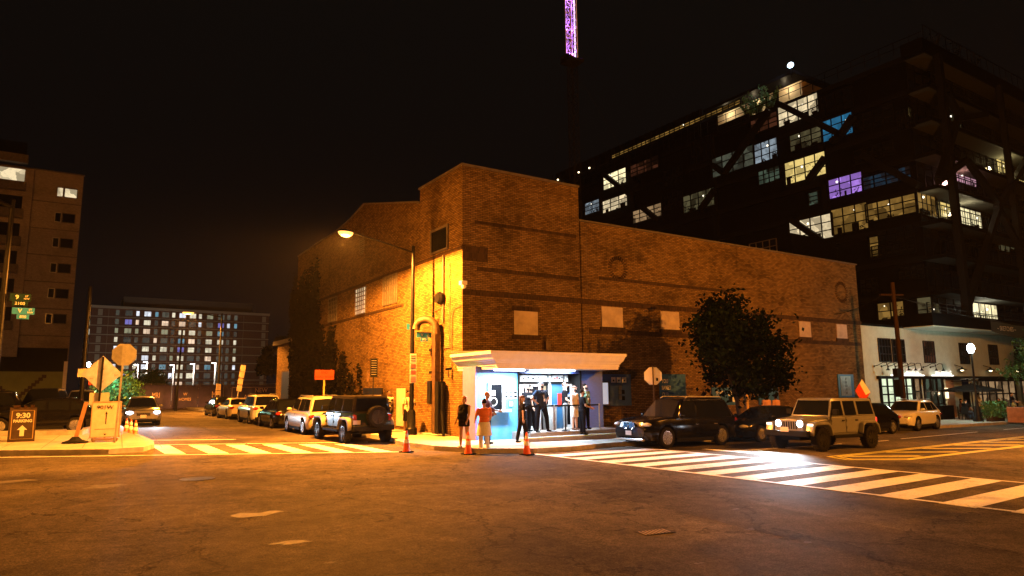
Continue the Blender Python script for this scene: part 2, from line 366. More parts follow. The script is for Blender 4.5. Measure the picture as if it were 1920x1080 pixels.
def drape(name, poly, h, mat, thick=0, step=4, skirt_mat=None):
    """a sheet that follows the lie of the land, h above it; thick > 0 gives it real sides"""
    b = bmesh.new(); vs = [b.verts.new((x, y, 0)) for x, y in poly]; b.faces.new(vs)
    if step:
        xs = [p[0] for p in poly]; ys = [p[1] for p in poly]
        for ax, lo, hi in ((0, min(xs), max(xs)), (1, min(ys), max(ys))):
            k = math.ceil(lo/step)*step
            while k < hi:
                n = [0, 0, 0]; n[ax] = 1; c = [0, 0, 0]; c[ax] = k
                bmesh.ops.bisect_plane(b, geom=b.verts[:]+b.edges[:]+b.faces[:], plane_co=c, plane_no=n, dist=1e-5); k += step
    if thick:
        r = bmesh.ops.extrude_face_region(b, geom=b.faces[:]); bot = [g for g in r['geom'] if isinstance(g, bmesh.types.BMVert)]
        bs = set(bot)
        for v in b.verts: v.co.z = G(v.co.x, v.co.y)+h-(thick if v in bs else 0)
    else:
        for v in b.verts: v.co.z = G(v.co.x, v.co.y)+h
    bmesh.ops.recalc_face_normals(b, faces=b.faces)
    me = bpy.data.meshes.new(name); b.to_mesh(me); b.free()
    if not thick:
        up = sum(p.normal.z for p in me.polygons)
        if up < 0: me.flip_normals()
    me.materials.append(mt[mat]); o = bpy.data.objects.new(name, me); col.objects.link(o); return struct(o)
def at(x, y, h=0): return Vector((x, y, G(x, y)+h))

# ================================================================== GROUND
drape('road', [(-60, -30), (120, -30), (120, 210), (-60, 210)], 0, 'asphalt')
me = MB()
for i in range(-20, 21):
    for j in range(-10, 31):
        x, y = i*60, j*60; P = [(x, y), (x+60, y), (x+60, y+60), (x, y+60)]
        me.quad(*[(a, b, G(a, b)-.9) for a, b in P])
struct(me.build('ground', 'ground'))
drape('sidewalk', [(11.3, 100), (11.3, 26), (10.75, 24.2), (10.95, 21.6), (11.7, 19.9), (13.3, 19.1), (15, 19.2), (17, 19.8), (90, 20.0), (90, 45), (20, 45), (20, 100)], .15, 'concrete', .35)
drape('sidewalk', [(-16, 33.5), (-1.6, 26.9), (1.3, 25.7), (2.2, 26.1), (2.6, 27.2), (2.75, 29), (2.5, 36), (2.3, 66), (-16, 66)], .15, 'concrete', .35)
# kerbstones along the walks, a hand's breadth proud of nothing: real strips
def strip(name, pts, wd, h, mat, thick=.3):
    m = MB(); L = []
    fine = []
    for (a, b), (c, d) in zip(pts, pts[1:]):
        k = max(1, int(math.hypot(c-a, d-b)/3)); fine += [(a+(c-a)*i/k, b+(d-b)*i/k) for i in range(k)]
    fine.append(pts[-1])
    for i, (x, y) in enumerate(fine):
        p, q = fine[max(0, i-1)], fine[min(len(fine)-1, i+1)]; t = Vector((q[0]-p[0], q[1]-p[1], 0)).normalized(); nn = Vector((-t.y, t.x, 0))*wd/2
        for s, z in ((-1, h-thick), (-1, h), (1, h), (1, h-thick)): L.append((x+s*nn.x, y+s*nn.y, G(x, y)+z))
    n = len(fine); fs = [(4*i+a, 4*i+b, 4*i+4+b, 4*i+4+a) for i in range(n-1) for a, b in ((0, 1), (1, 2), (2, 3))]+[(0, 1, 2, 3), (4*n-4, 4*n-3, 4*n-2, 4*n-1)]
    m.add(L, fs); return struct(m.build(name, mat))
strip('kerb', [(11.22, 98), (11.22, 26), (10.67, 24.2), (10.87, 21.6), (11.64, 19.84), (13.28, 19.02), (15, 19.12), (17, 19.72), (89, 19.92)], .16, .156, 'kerb')
strip('kerb', [(-15.9, 33.4), (-1.6, 26.82), (1.33, 25.6), (2.27, 26.05), (2.68, 27.2), (2.83, 29), (2.58, 36), (2.38, 65)], .16, .156, 'kerb')
strip('kerb', [(-16, 39.8), (-2.1, 35.1), (.75, 34.2), (.9, 35.4)], .2, .34, 'kerb', .4)
mj = MB()                                              # joints of the paving
for x in [11.9+1.5*k for k in range(34)]: mj.quad(*[at(a, b, .155) for a, b in ((x, 20.05), (x+.02, 20.05), (x+.02, 24.6), (x, 24.6))])
for y in [21.4+1.5*k for k in range(40)]: mj.quad(*[at(a, b, .155) for a, b in ((11.32, y+3), (13.7, y+3), (13.7, y+3.02), (11.32, y+3.02))])
for k in range(9): mj.quad(*[at(a, b, .155) for a, b in ((-6+k*1.1, 29.4-k*.5), (-5.98+k*1.1, 29.4-k*.5), (-5.4+k*1.1, 36), (-5.42+k*1.1, 36))])
struct(mj.build('paving_joint', 'coping'))
def mark(name, poly, mat='white_line', h=.005): return drape(name, poly, h, mat, 0, 4)
def pline(a, b, wd): # a thin painted line between two ground points
    a = Vector(a); b = Vector(b); t = (b-a).normalized(); n = Vector((-t.y, t.x))*wd/2
    return [tuple(a+n), tuple(b+n), tuple(b-n), tuple(a-n)]
g2 = lambda x, y: tuple(gp(x, y).xy)
# zebra over the left street
for i in range(6):
    x = 2.78+1.19*i; d = -.47*(x-2.78)
    mark('crosswalk', [(x, 28.7+d), (x+.6, 28.43+d), (x+.62, 24.55+d-.2), (x+.05, 24.9+d-.2)])
mark('crosswalk', pline(g2(262, 834.6), g2(690, 829), .13)); mark('crosswalk', pline(g2(-60, 859), g2(752, 847.6), .13), h=.009)
mark('stop_line', pline(g2(266, 825.8), g2(442, 824), .22))
# zebra over the right street
for k in range(-2, 11):
    y = 6.1+1.145*k
    mark('crosswalk', [(13.06+(18.3-y)*.061, y), (17.7+(19.2-y)*.07, y+.3), (17.7+(19.2-y)*.07, y+.92), (13.06+(18.3-y)*.061, y+.63)])
mark('crosswalk', pline((13.0, 18.7), (14.3, 1.5), .15), h=.009); mark('crosswalk', pline((17.65, 19.5), (18.95, 1.5), .15), h=.009)
mark('stop_line', pline((19.3, 17.2), (19.6, 14.9), .3))
mark('lane_line', pline((27.5, 16.1), (29.5, 16.15), .1)); mark('lane_line', pline((31, 16.4), (39.5, 17), .1)); mark('lane_line', pline((43, 17.2), (60, 18), .1)); mark('lane_line', pline((19.5, 16.1), (26, 16.1), .1))
# yellow hatched median
A_, B_ = (20.5, 13.2), (46, 14.7); C_, D_ = (21.7, 11.35), (46, 12.2)
for o in (0, .28):
    mark('median_line', pline((A_[0]+o, A_[1]-o*.6), (B_[0], B_[1]-o), .12), 'yellow_line'); mark('median_line', pline((C_[0]+o, C_[1]+o*.5), (D_[0], D_[1]+o), .12), 'yellow_line')
    mark('median_line', pline((A_[0]+o, A_[1]-o*.6), (20.1+o, 12.3), .12), 'yellow_line', .008); mark('median_line', pline((20.1+o, 12.3), (C_[0]+o, C_[1]+o*.5), .12), 'yellow_line', .008)
for i in range(9): mark('median_line', pline((21.0+i*2.7, 13.0+i*.14), (23.3+i*2.7, 11.75+i*.09), .28), 'yellow_line', .008)
for poly in ([(-6, 8), (3.6, 7.2), (3.7, 8.6), (-6, 9.6)], [(8.2, 2), (10.4, 2.2), (11.2, 12.5), (9.4, 12.4)], [(4.5, 14.4), (10.6, 13.2), (10.9, 14.6), (4.7, 15.9)], [(4.2, 34), (6.6, 33.8), (6.9, 60), (4.6, 60)], [(22, 15.2), (40, 16.2), (40, 16.9), (22, 15.9)]):
    mark('asphalt_patch', poly, 'asphalt_dark', .0025)
mt['tar'] = M('tar_seam', (.008, .008, .008), .95); mt['tar'].node_tree.nodes['Principled BSDF'].inputs['Specular IOR Level'].default_value = .05
rt_ = random.Random(8)
for (x0, y0), (x1, y1) in [((5.8, 25), (6.9, 60)), ((19, 14.8), (48, 15.9)), ((-8, 20), (9, 17.5))]:
    P = [(x0+(x1-x0)*k/18+rt_.gauss(0, .07), y0+(y1-y0)*k/18+rt_.gauss(0, .07)) for k in range(19)]
    for a, b_ in zip(P, P[1:]):
        if rt_.random() > .12: mark('tar_seam', pline(a, b_, rt_.uniform(.012, .03)), 'tar', .0065)
# wear on the junction: pale patches, iron covers
rng = random.Random(3)
for px_, py_, rx, ry in [(475, 965, .55, .32), (200, 912, .6, .35), (15, 903, .7, .35), (1515, 1017, .1, .06), (545, 1018, .35, .14), (1405, 993, .12, .08), (428, 852, .5, .28), (1380, 955, .16, .05), (1310, 1057, .1, .04), (620, 1055, .1, .05)]:
    c = gp(px_, py_)
    for q in range(5):
        a0 = rng.uniform(0, 6.28); cx, cy = c.x+rx*.55*math.cos(a0)*(q > 0), c.y+ry*.55*math.sin(a0)*(q > 0); s = 1 if q == 0 else .45
        poly = [(cx+rx*s*rng.uniform(.35, 1)*math.cos(t*.5236), cy+ry*s*rng.uniform(.35, 1)*math.sin(t*.5236)) for t in range(12)]
        mark('pale_patch', poly, 'patch', .004+.0012*q)
c = gp(370, 898)
mhb = MB(); mhb.lathe([(.0, 0), (.38, 0), (.38, .004), (.33, .004), (.33, .002), (0, .002)], n=28)
for a in range(6): mhb.box(-.02+a*.09-.225, .02+a*.09-.225, -.22, .22, .002, .004)
tag(mhb.build('manhole_cover', 'black_metal', loc=c+Vector((0, 0, .003))), 'round iron manhole cover in the left part of the junction', 'manhole cover')
c = gp(1228, 998); gr = thing('drain_grate', 'iron drain grate with pale slots in the middle of the junction', 'drain', c, R_(-8))
mhb = MB(); mhb.box(-.26, .26, -.15, .15, 0, .006); mhb.build('grate_frame', 'black_metal', gr)
mhb = MB()
for a in range(8): mhb.add([(-.24+a*.06, -.12, .008), (-.22+a*.06, -.12, .008), (-.195+a*.06, .12, .008), (-.215+a*.06, .12, .008)], [(0, 1, 2, 3)])
mhb.build('grate_bar', 'offwhite', gr)

# ================================================================== BRICK CLUB BUILDING
X0, Y0 = 13.75, 24.95
zb = G(X0, Y0)
B = thing('brick_club_building', 'large buff brick building with blocked windows on the street corner', 'building', (X0, Y0, zb))
b = MB(); b.box(20.2, 43.5, Y0+.03, 50, -1.2, 10.05); b.box(X0, 20.1, Y0, 29.2, -1, 11.7)
b.prism([(29.2, -1), (29.2, 11.05), (36.7, 12.75), (38.9, 12.35), (41.6, 12.1), (50, 11.95), (50, -1)], 'x', X0+.02, 20.15)
b.build('wall', 'brick', B, W=True)
b = MB(); b.box(20.1, 43.6, Y0-.04, Y0+.32, 10.05, 10.13); b.box(X0-.05, 20.15, Y0-.05, Y0+.3, 11.7, 11.8); b.box(X0-.05, X0+.3, Y0+.3, 29.3, 11.7, 11.8); b.box(X0-.04, X0+.3, 29.3, 29.5, 11.05, 11.15)
for (a, c), (d, e_) in zip([(29.4, 11.1), (36.7, 12.75), (38.9, 12.35), (41.6, 12.1)], [(36.7, 12.75), (38.9, 12.35), (41.6, 12.1), (50, 11.95)]): b.bar((X0+.1, a, c+.04), (X0+.1, d, e_+.04), .3, .08)
b.build('coping', 'coping', B, W=True)
b = MB()                                               # string courses and brick lintels
b.box(X0-.02, 43.52, Y0-.045, Y0+.02, 6.05, 6.3); b.box(X0+.7, 20.0, Y0-.02, Y0+.02, 7.12, 7.3); b.box(21.3, 31, Y0-.012, Y0+.04, 7.3, 7.44)
b.box(20.6, 43.3, Y0-.015, Y0+.04, 4.68, 4.9); b.box(X0-.03, X0+.01, 31, 47, 6.22, 6.34); b.box(X0-.03, X0+.03, 25, 49.5, 8.02, 8.16)
b.box(X0-.02, 15.0, Y0-.03, Y0+.01, 8.0, 8.2); b.box(X0+.6, 19.9, Y0-.02, Y0+.01, 9.2, 9.34)
b.build('string_course', 'brick_dark', B, W=True)
b = MB()
b.box(X0+.0, 15.0, Y0-.006, Y0+.01, 7.55, 8.0); b.build('dark_brick_patch', 'brick_dark', B, W=True)
b = MB()                                               # pilaster edges and expansion joints
for x in (20.55, 38.9): b.box(x, x+.012, Y0+.027, Y0+.05, .2, 10)
b.build('wall_joint', 'coping', B, W=True)
for x in (22.5, 41.6):                                 # rings of brick
    b = MB(); n = 26
    for i in range(n):
        t = 2*math.pi*i/n; c0 = Vector((x, Y0+.01, 7.95 if x < 30 else 8.1)); r = .42 if x < 30 else .5
        b.bar(c0+Vector((math.cos(t)*r, 0, math.sin(t)*r)), c0+Vector((math.cos(t)*(r+.2), 0, math.sin(t)*(r+.2))), .06, .05)
    b.build('brick_ring', 'brick_dark', B, W=True)
mt['blocked']=M('blocked_window_board', (.42, .34, .30), .7, var=.3, vs=1.6, bump=.4, bs=12)
for x0, x1, z0, z1 in [(16.33, 17.6, 4.47, 5.52), (21.36, 22.7, 5.02, 6.0), (25.3, 26.62, 5.06, 5.99), (30.2, 31.4, 5.06, 6.0), (36.85, 38.0, 5.06, 6.0), (40.72, 41.85, 5.1, 6.0)]:
    b = MB(); b.box(x0, x1, Y0-.012, Y0+.05, z0, z1); p = b.build('blocked_window', 'blocked', B, W=True)
    b = MB(); b.box(x0-.1, x1+.1, Y0-.05, Y0+.03, z0-.2, z0-.003)
    if z1 < 5.9: b.box(x0-.1, x1+.1, Y0-.03, Y0+.03, z1+.003, z1+.2)
    b.build('sill', 'brick_dark', p, W=True)
def leafq(q, p, s, nrm=None):
    a = Vector((random.uniform(-1, 1), random.uniform(-1, 1), random.uniform(-1, 1))).normalized(); b_ = a.cross(Vector((random.random(), random.random(), random.random()))).normalized()
    s1 = s*random.uniform(.6, 1.3); q.add([p-a*s1, p+b_*s1*.55, p+a*s1, p-b_*s1*.55], [(0, 1, 2, 3)])
def grid_window(name, parent, P, U, V, nu, nv, w_, pane, frame, fw=.05, depth=.05, outw=None, t=.04, skip=None):
    """a window: frame with bars (part) and its pane (sub-part). P corner, U,V edge vectors, outw outward normal"""
    P, U, V, o = Vector(P), Vector(U), Vector(V), Vector(outw)
    f = MB()
    for i in range(nu+1): f.bar(P+U*i/nu+o*depth/2, P+U*i/nu+V+o*depth/2, fw if 0 < i < nu else fw*1.5, depth)
    for j in range(nv+1): f.bar(P+V*j/nv+o*depth*.45, P+V*j/nv+U+o*depth*.45, fw if 0 < j < nv else fw*1.5, depth*.9)
    fo = f.build(name, frame, parent, W=True)
    g = MB(); g.add([P+o*.008, P+U+o*.008, P+U+V+o*.008, P+V+o*.008], [(0, 1, 2, 3)]); g.add([P, P+U, P+U+V, P+V], [(3, 2, 1, 0)])
    g.build('pane', pane, fo, W=True, nofix=True)
    if pane[2:] in ('warmw', 'bright', 'yellow', 'cool', 'blue', 'purple', 'dim', 'amber', 'pink') and U.length > 1.8:
        g = MB(); rr = random.Random(int(P.y*37+P.z*11)); Lu = U.length; uu = U.normalized(); vv = V.normalized(); Lv = V.length
        for k in range(rr.randint(3, 6)):                       # what stands on the sill side of the room
            a = rr.uniform(.02, .85)*Lu; w2 = rr.uniform(.15, .9); h2 = rr.uniform(.08, .38)*Lv
            if rr.random() < .5: g.add([P+uu*a+o*.012, P+uu*min(Lu, a+w2)+o*.012, P+uu*min(Lu, a+w2)+vv*h2+o*.012, P+uu*a+vv*h2+o*.012, P+uu*a, P+uu*min(Lu, a+w2), P+uu*min(Lu, a+w2)+vv*h2, P+uu*a+vv*h2], [(0, 1, 2, 3), (4, 5, 6, 7), (0, 3, 7, 4), (1, 5, 6, 2), (3, 2, 6, 7), (0, 4, 5, 1)])
            else:
                for m_ in range(26): leafq(g, P+uu*min(Lu-.1, a+abs(rr.gauss(0, .25)))+vv*abs(rr.gauss(h2*.7, h2*.35))+o*.02, .09)
        g.build('furnishing', 'mullion', fo, W=True)
        g = MB(); a = rr.uniform(.2, .8)*Lu; c_ = P+uu*a+vv*Lv*rr.uniform(.6, .85)+o*.012; g.ball(c_, rr.choice([.05, .07, .1]), 10, 6); g.build('room_lamp', 'room_lamp', fo, W=True)
    return fo
OX = (-1, 0, 0)
grid_window('window', B, (X0-.01, 37.66, 6.4), (0, -1.6, 0), (0, 0, 1.5), 5, 6, 0, 'p_warmw', 'coping', .035, .05, OX)
grid_window('window', B, (X0-.01, 33.56, 6.5), (0, -1.8, 0), (0, 0, 1.5), 6, 6, 0, 'coping', 'coping', .035, .05, OX)
grid_window('window', B, (X0-.01, 42.5, 6.4), (0, -1.6, 0), (0, 0, 1.5), 5, 6, 0, 'glass', 'coping', .035, .05, OX)
f = MB(); f.box(X0-.07, X0, 26.2, 26.3, 8.25, 9.38); f.box(X0-.07, X0, 27.85, 27.95, 8.25, 9.38); f.box(X0-.07, X0, 26.3, 27.85, 9.28, 9.38); f.box(X0-.07, X0, 26.3, 27.85, 8.25, 8.33)
p = f.build('window', 'coping', B, W=True); f = MB(); f.box(X0-.02, X0-.005, 26.3, 27.85, 8.33, 9.28); f.build('pane', 'glass', p, W=True)
f = MB()
for k in range(11):
    z = 9.85+k*.12; hw = .42*math.sqrt(max(0, 1-((z-10.45)/.68)**2)); f.bar((X0-.03, 36.84-hw, z), (X0-.03, 36.84+hw, z), .05, .03)
f.build('louver_vent', 'coping', B, W=True)
f = MB(); f.box(X0-.03, X0, 30.6, 31.6, .4, 2.2); f.box(X0-.03, X0, 33.6, 35.9, .4, 1.9); f.build('door', 'offwhite', B, W=True)
f = MB(); f.box(X0-.05, X0, 33.4, 36.1, 1.9, 2.25); f.build('lintel', 'black_metal', B, W=True)
f = MB(); f.box(X0-.04, X0, 39.5, 41.5, .4, 2.4); f.build('door', 'black_metal', B, W=True)
# painted panels and posters on the long front
def panel(name, x0, x1, z0, z1, mat, y=Y0-.03):
    q = MB(); q.box(x0, x1, y, Y0+.04, z0, z1); return q.build(name, mat, B, W=True)
pl = panel('wall_panel', 21.0, 23.05, 1.27, 2.76, 'purple')
for i in range(3):
    q = MB(); x = 21.8+i*.34; q.box(x, x+.27, Y0-.045, Y0-.03, 2.36, 2.62); r = q.build('poster', 'cream', pl, W=True)
    q = MB(); q.box(x+.09, x+.18, Y0-.05, Y0-.045, 2.42, 2.5); q.build('poster_picture', 'brownboard', pl, W=True)
for i, (dx, dz) in enumerate([(0, 0), (.2, .02), (0, -.24), (.2, -.28), (.02, .22)]):
    q = MB(); q.box(22.25+dx, 22.42+dx, Y0-.045, Y0-.03, 1.8+dz, 2.0+dz); q.build('sticker', 'dark_letter' if i % 2 else 'steel', pl, W=True)
f = MB()
for a in ((21.12, 21.18, 1.3, 2.42), (21.57, 21.63, 1.3, 2.42), (21.18, 21.57, 2.36, 2.42), (21.18, 21.57, 1.3, 1.36)): f.box(a[0], a[1], Y0-.09, Y0-.03, a[2], a[3])
p = f.build('ticket_window', 'rust', B, W=True); f = MB(); f.box(21.18, 21.57, Y0-.05, Y0-.035, 1.36, 2.36); f.build('pane', EM('booth_pane', (.9, .85, .95), .5), p, W=True)
pl = panel('wall_panel', 25.0, 26.85, 1.2, 2.78, 'teal'); 
for i, s in enumerate(['YOU', 'SAVED', 'OUR', 'STAGES']): text('lettering', s, .27, 'letter', pl, (25.12, Y0-.035, 2.42-i*.33), FRONT, .003, 'LEFT', .8, .006, W=True)
pl = panel('wall_panel', 28.8, 30.85, 1.15, 2.1, 'teal'); text('lettering', '9:30', .34, 'letter', pl, (29.1, Y0-.035, 1.78), FRONT, .003, 'LEFT', W=True)
for i in range(4):
    q = MB(); q.box(30.1+(i % 2)*.3, 30.35+(i % 2)*.3, Y0-.045, Y0-.03, 1.3+(i//2)*.33, 1.58+(i//2)*.33); q.build('poster', 'white' if i % 3 else 'dark_letter', pl, W=True)
pl = panel('wall_panel', 32.65, 34.4, 1.1, 2.72, 'teal'); text('lettering', '9:30', .36, 'letter', pl, (33.3, Y0-.035, 2.05), FRONT, .003, 'CENTER', W=True)
pl = panel('wall_panel', 40.4, 42.1, 1.4, 2.83, 'teal'); q = MB(); q.box(40.65, 41.75, Y0-.05, Y0-.03, 1.5, 2.72); pp = q.build('poster', 'steel', pl, W=True)
for i in range(5): text('lettering', ['MUSIC', 'TO THE', 'PEOPLE', 'AT THE', 'CLUB'][i] if False else '/////'[:3+i % 3], .2, 'dark_letter', pl, (41.2, Y0-.053, 2.55-i*.22), FRONT, .002, W=True)
for x, z in ((18.05, 3.85),):
    q = MB(); q.box(x-.13, x+.13, Y0-.16, Y0, z, z+.36); q.tube((x-.06, Y0-.1, z+.36), (x-.06, Y0-.1, z+.62), .05, .03); q.bar((x-.2, Y0-.05, z-.15), (x+2.4, Y0-.05, z-.35), .04); q.build('junction_box', 'rust', B, W=True)
q = MB(); q.box(X0-.15, X0+.12, Y0-.2, Y0+.05, 6.45, 6.62); q.ball((X0-.02, Y0-.14, 6.38), .11); q.build('security_camera', 'white', B, W=True)
for zz in (3.86, 2.85):
    q = MB(); q.tube((X0-.35, 27.35, zz), (X0-.12, 27.2, zz+.03), .06, .05); q.bar((X0-.12, 27.2, zz), (X0, 27.2, zz), .03); q.build('security_camera', 'black_metal', B, W=True)
q = MB(); q.tube((X0-.3, 25.9, 2.95), (X0-.05, 25.8, 3.0), .06, .05); q.bar((X0-.2, 25.85, 2.95), (X0-.2, 25.75, 2.6), .03); q.build('security_camera', 'black_metal', B, W=True)
q = MB(); q.tube((X0-.06, 26.6, 5.0), (X0-.06, 26.6, 8.0), .05); q.tube((X0-.05, 26.0, 5.2), (X0-.05, 26.0, 7.6), .018); q.path([(X0-.05, 25.0, 5.6), (X0-.05, 25.6, 5.5), (X0-.05, 25.8, 5.1), (X0-.05, 25.8, 3.0)], .018)
q.path([(X0-.05, 26.0, 5.2), (X0-.05, 26.0, 3.9), (X0-.05, 27.6, 3.9), (X0-.05, 27.6, 5.6), (X0-.05, 26.3, 5.75)], .015); q.build('conduit', 'coping', B, W=True)
q = MB(); q.lathe([(.0, -.0), (.22, 0), (.3, .12), (.26, .3), (.0, .32)], (X0-.3, 26.75, 6.1), 14, 'x'); q.build('wall_horn', 'black_metal', B, W=True)

# bent duct and cable cluster at the wall corner
c = at(13.45, 26.75, .15)
t = thing('bent_vent_pipe', 'tall rusty duct with a hooked top standing against the brick wall', 'vent pipe', c)
q = MB(); q.box(-.14, .14, -.14, .14, 0, 4.35); q.build('duct', 'rust', t, bevel=.02)
q = MB(); pts = [(0, 0, 4.3)]+[(-.02-.34*(1-math.cos(a)), .34*(1-math.cos(a)), 4.55+.42*math.sin(a)) for a in [k*math.pi/8 for k in range(0, 9)]]
q.path(pts, [.17]*8+[.19, .22], 12); q.build('hood', 'rust', t, smooth=True)
q = MB(); q.path([(.05, .28, 0), (.04, .28, 2.2)], .09); q.path([(.05, .4, 0), (.04, .4, 5.2)], .06); q.path([(.1, -.16, 0), (.1, -.2, 1.8)], .05); q.build('conduit', 'black_metal', t, smooth=True)
q = MB(); q.box(-.16, .2, -.5, -.18, 0, 2.25); q.box(-.2, .16, .15, .5, 1.3, 2.3); q.build('meter_cabinet', 'black_metal', t, bevel=.02)
q = MB(); q.path([(0, -.55, 2.2), (-.02, -.62, 1.5), (-.03, -.6, 1), (-.1, -.85, .4), (-.15, -1.02, 0)], .055); q.build('cable_guard', 'black_metal', t, smooth=True)
q = MB(); q.box(-.42, .2, -.9, .7, -.05, .06); q.build('foot_slab', 'concrete', t)

# climbing vine on the left end
random.seed(11)
q = MB()
for i in range(90):
    y = 50-abs(random.gauss(0, 5.5)); z = random.uniform(.3, 1.2); zt = random.uniform(5, 10.5) if y > 43.5 else random.uniform(2.2, 6.5)*max(.25, 1-(43.5-y)/14); P = [Vector((X0-.05, y, z))]
    while P[-1].z < zt and len(P) < 45: P.append(P[-1]+Vector((0, random.gauss(0, .16), random.uniform(.2, .36))))
    q.path(P, .02, 4)
    for p in P:
        for k in range(9): leafq(q, p+Vector((random.uniform(-.2, .02), random.gauss(0, .26), random.gauss(0, .2))), .14)
tag(q.build('climbing_vine', 'ivy', nofix=True), 'dark leafy vine climbing the far end of the brick side wall', 'vine')

# lattice mast on the roof
t = thing('radio_mast', 'tall lattice mast rising from the brick roof, its upper part lit purple', 'mast', (20.25, 25.35, 9.0))
def lattice(q, z0, z1, wd, st, r):
    cs = [(-wd, -wd), (wd, -wd), (wd, wd), (-wd, wd)]; n = int((z1-z0)/st)
    for x, y in cs: q.tube((x, y, z0), (x, y, z1), r*1.4, n=5)
    for i in range(n):
        a = z0+i*st
        for k in range(4):
            p, r2 = cs[k], cs[(k+1) % 4]; q.bar((*p, a), (*r2, a+st), r*1.4); q.bar((*p, a), (*r2, a), r*1.4)
q = MB(); lattice(q, 0, 9.3, .18, .42, .014); q.build('lower_lattice', 'beam', t)
q = MB(); lattice(q, 9.5, 16, .2, .42, .018); q.build('upper_lattice', M('mast_painted_steel', (.6, .6, .62), .5), t)
for z in (9.9, 11.2, 12.6, 14.0, 15.5): light('POINT', 'mast_light', (.02, -.02, z), (.42, .13, 1.0), 45, t, size=.05, W=False)
q = MB(); q.tube((.12, -.12, 9.5), (.12, -.12, 14.0), .035, n=8); q.build('light_tube', EM('purple_tube', (.85, .6, 1.0), 1.6), t)
q = MB(); q.box(-.42, .42, -.42, .42, 9.3, 9.42); q.box(-.5, -.42, -.3, .3, 9.4, 9.6); q.box(.42, .5, -.3, .3, 9.4, 9.6); q.build('platform', 'beam', t)
q = MB()
for dx, dy in ((10, 26), (30, 6)): q.tube((0, 0, 9.2), (dx*.3, dy*.3, 1.2), .007, n=4)
q.build('guy_wire', 'beam', t)

# ================================================================== CANOPIED TICKET BOOTH
zs = G(16, 23)+.15
T = thing('ticket_booth', 'blue painted ticket booth with a cream moulded canopy at the brick corner', 'booth', (13.3, 23.0, zs))
ZP = zs+.30
q = MB(); q.box(13.32, 15.18, 23.0, 24.0, zs-.3, 2.98); q.box(13.78, 15.18, 24.003, 24.6, zs-.3, 2.98); q.build('front_wall', 'blue', T, W=True)
q = MB(); q.box(13.24, 13.32, 22.98, 24.0, zs-.3, 2.98); q.build('side_wall', 'lilac', T, W=True)
q = MB(); q.box(18.42, 19.62, 23.0, 24.9, zs-.2, 2.98); q.build('front_wall', 'purple', T, W=True)
q = MB(); q.box(13.3, 19.62, 22.985, 23.0, 2.72, 2.98); q.build('head_band', 'navy', T, W=True)
q = MB(); q.box(15.18, 15.26, 22.96, 24.6, zs, 2.98); q.box(18.34, 18.42, 22.96, 24.6, zs, 2.98); q.box(15.26, 18.34, 23.6, 24.92, zs, 2.98); q.build('inner_jamb', 'trim', T, W=True)
# doors at the back of the porch
yb = 23.56
def framed(name, x0, x1, z0, z1, pane, frame, y=yb, fw=.09, par=None):
    q = MB()
    for a in ((x0, x0+fw, z0, z1), (x1-fw, x1, z0, z1), (x0+fw, x1-fw, z1-fw, z1), (x0+fw, x1-fw, z0, z0+fw*1.6)): q.box(a[0], a[1], y-.06, y, a[2], a[3])
    o = q.build(name, frame, par or T, W=True); q = MB(); q.box(x0+fw, x1-fw, y-.035, y-.02, z0+fw*1.6, z1-fw); q.build('pane', pane, o, W=True); return o
framed('entrance_door', 15.30, 15.70, ZP, 2.3, 'p_cool', 'white'); framed('entrance_door', 15.72, 16.68, ZP, 2.3, 'glass', 'white'); framed('entrance_door', 16.71, 17.05, ZP, 2.3, 'p_warmw', 'trim')
q = MB(); q.box(17.2, 17.93, yb-.05, yb, ZP, 2.3); q.build('entrance_door', M('blue_door', (.03, .13, .27), .35, var=.1), T, W=True)
q = MB(); q.box(17.08, 17.17, yb-.12, yb, ZP, 2.78); q.build('door_post', 'white', T, W=True)
framed('entrance_door', 17.95, 18.32, ZP, 2.3, 'glass', 'white')
q = MB(); q.box(17.55, 17.75, yb-.065, yb-.05, 1.35, 1.9); q.build('notice', 'red', T, W=True)
for i, (a, b_, m) in enumerate([(15.3, 15.6, 'white'), (15.65, 17.0, 'white'), (17.25, 17.85, 'white'), (17.95, 18.1, 'white')]):
    q = MB(); q.box(a, b_, yb-.08, yb-.02, 2.40, 2.66); o = q.build('transom_sign', m, T, W=True)
    if i in (1, 2):
        for k in range(4): q = MB(); q.ball((a+.14+k*.13+(k*.12 if i == 1 else 0), yb-.085, 2.52+(k % 2)*.03), (.035+.015*(k % 3), .01, .04)); q.build('sign_dot', 'red' if i == 2 and k < 2 else 'dark_letter', o, W=True)
q = MB(); q.box(15.26, 18.34, yb-.14, yb, 2.32, 2.38); q.box(15.26, 18.34, yb-.14, yb, 2.68, 2.74); q.build('transom_bar', 'trim', T, W=True)
for i, (x, z) in enumerate([(15.95, 1.75), (16.2, 1.55), (16.45, 1.8), (18.03, 1.8), (18.12, 1.62), (18.2, 1.85), (16.1, 1.3), (18.1, 1.4)]):
    q = MB(); q.lathe([(0, 0), (.09, 0), (.09, .008), (0, .008)], (x, yb-.075, z), 14, 'y'); q.build('round_sticker', ['white', 'dark_letter', 'purple'][i % 3], T, W=True)
q = MB(); q.box(15.26, 18.34, 23.1, 23.4, 2.8, 2.95); q.build('roller_shutter', 'steel', T, W=True)
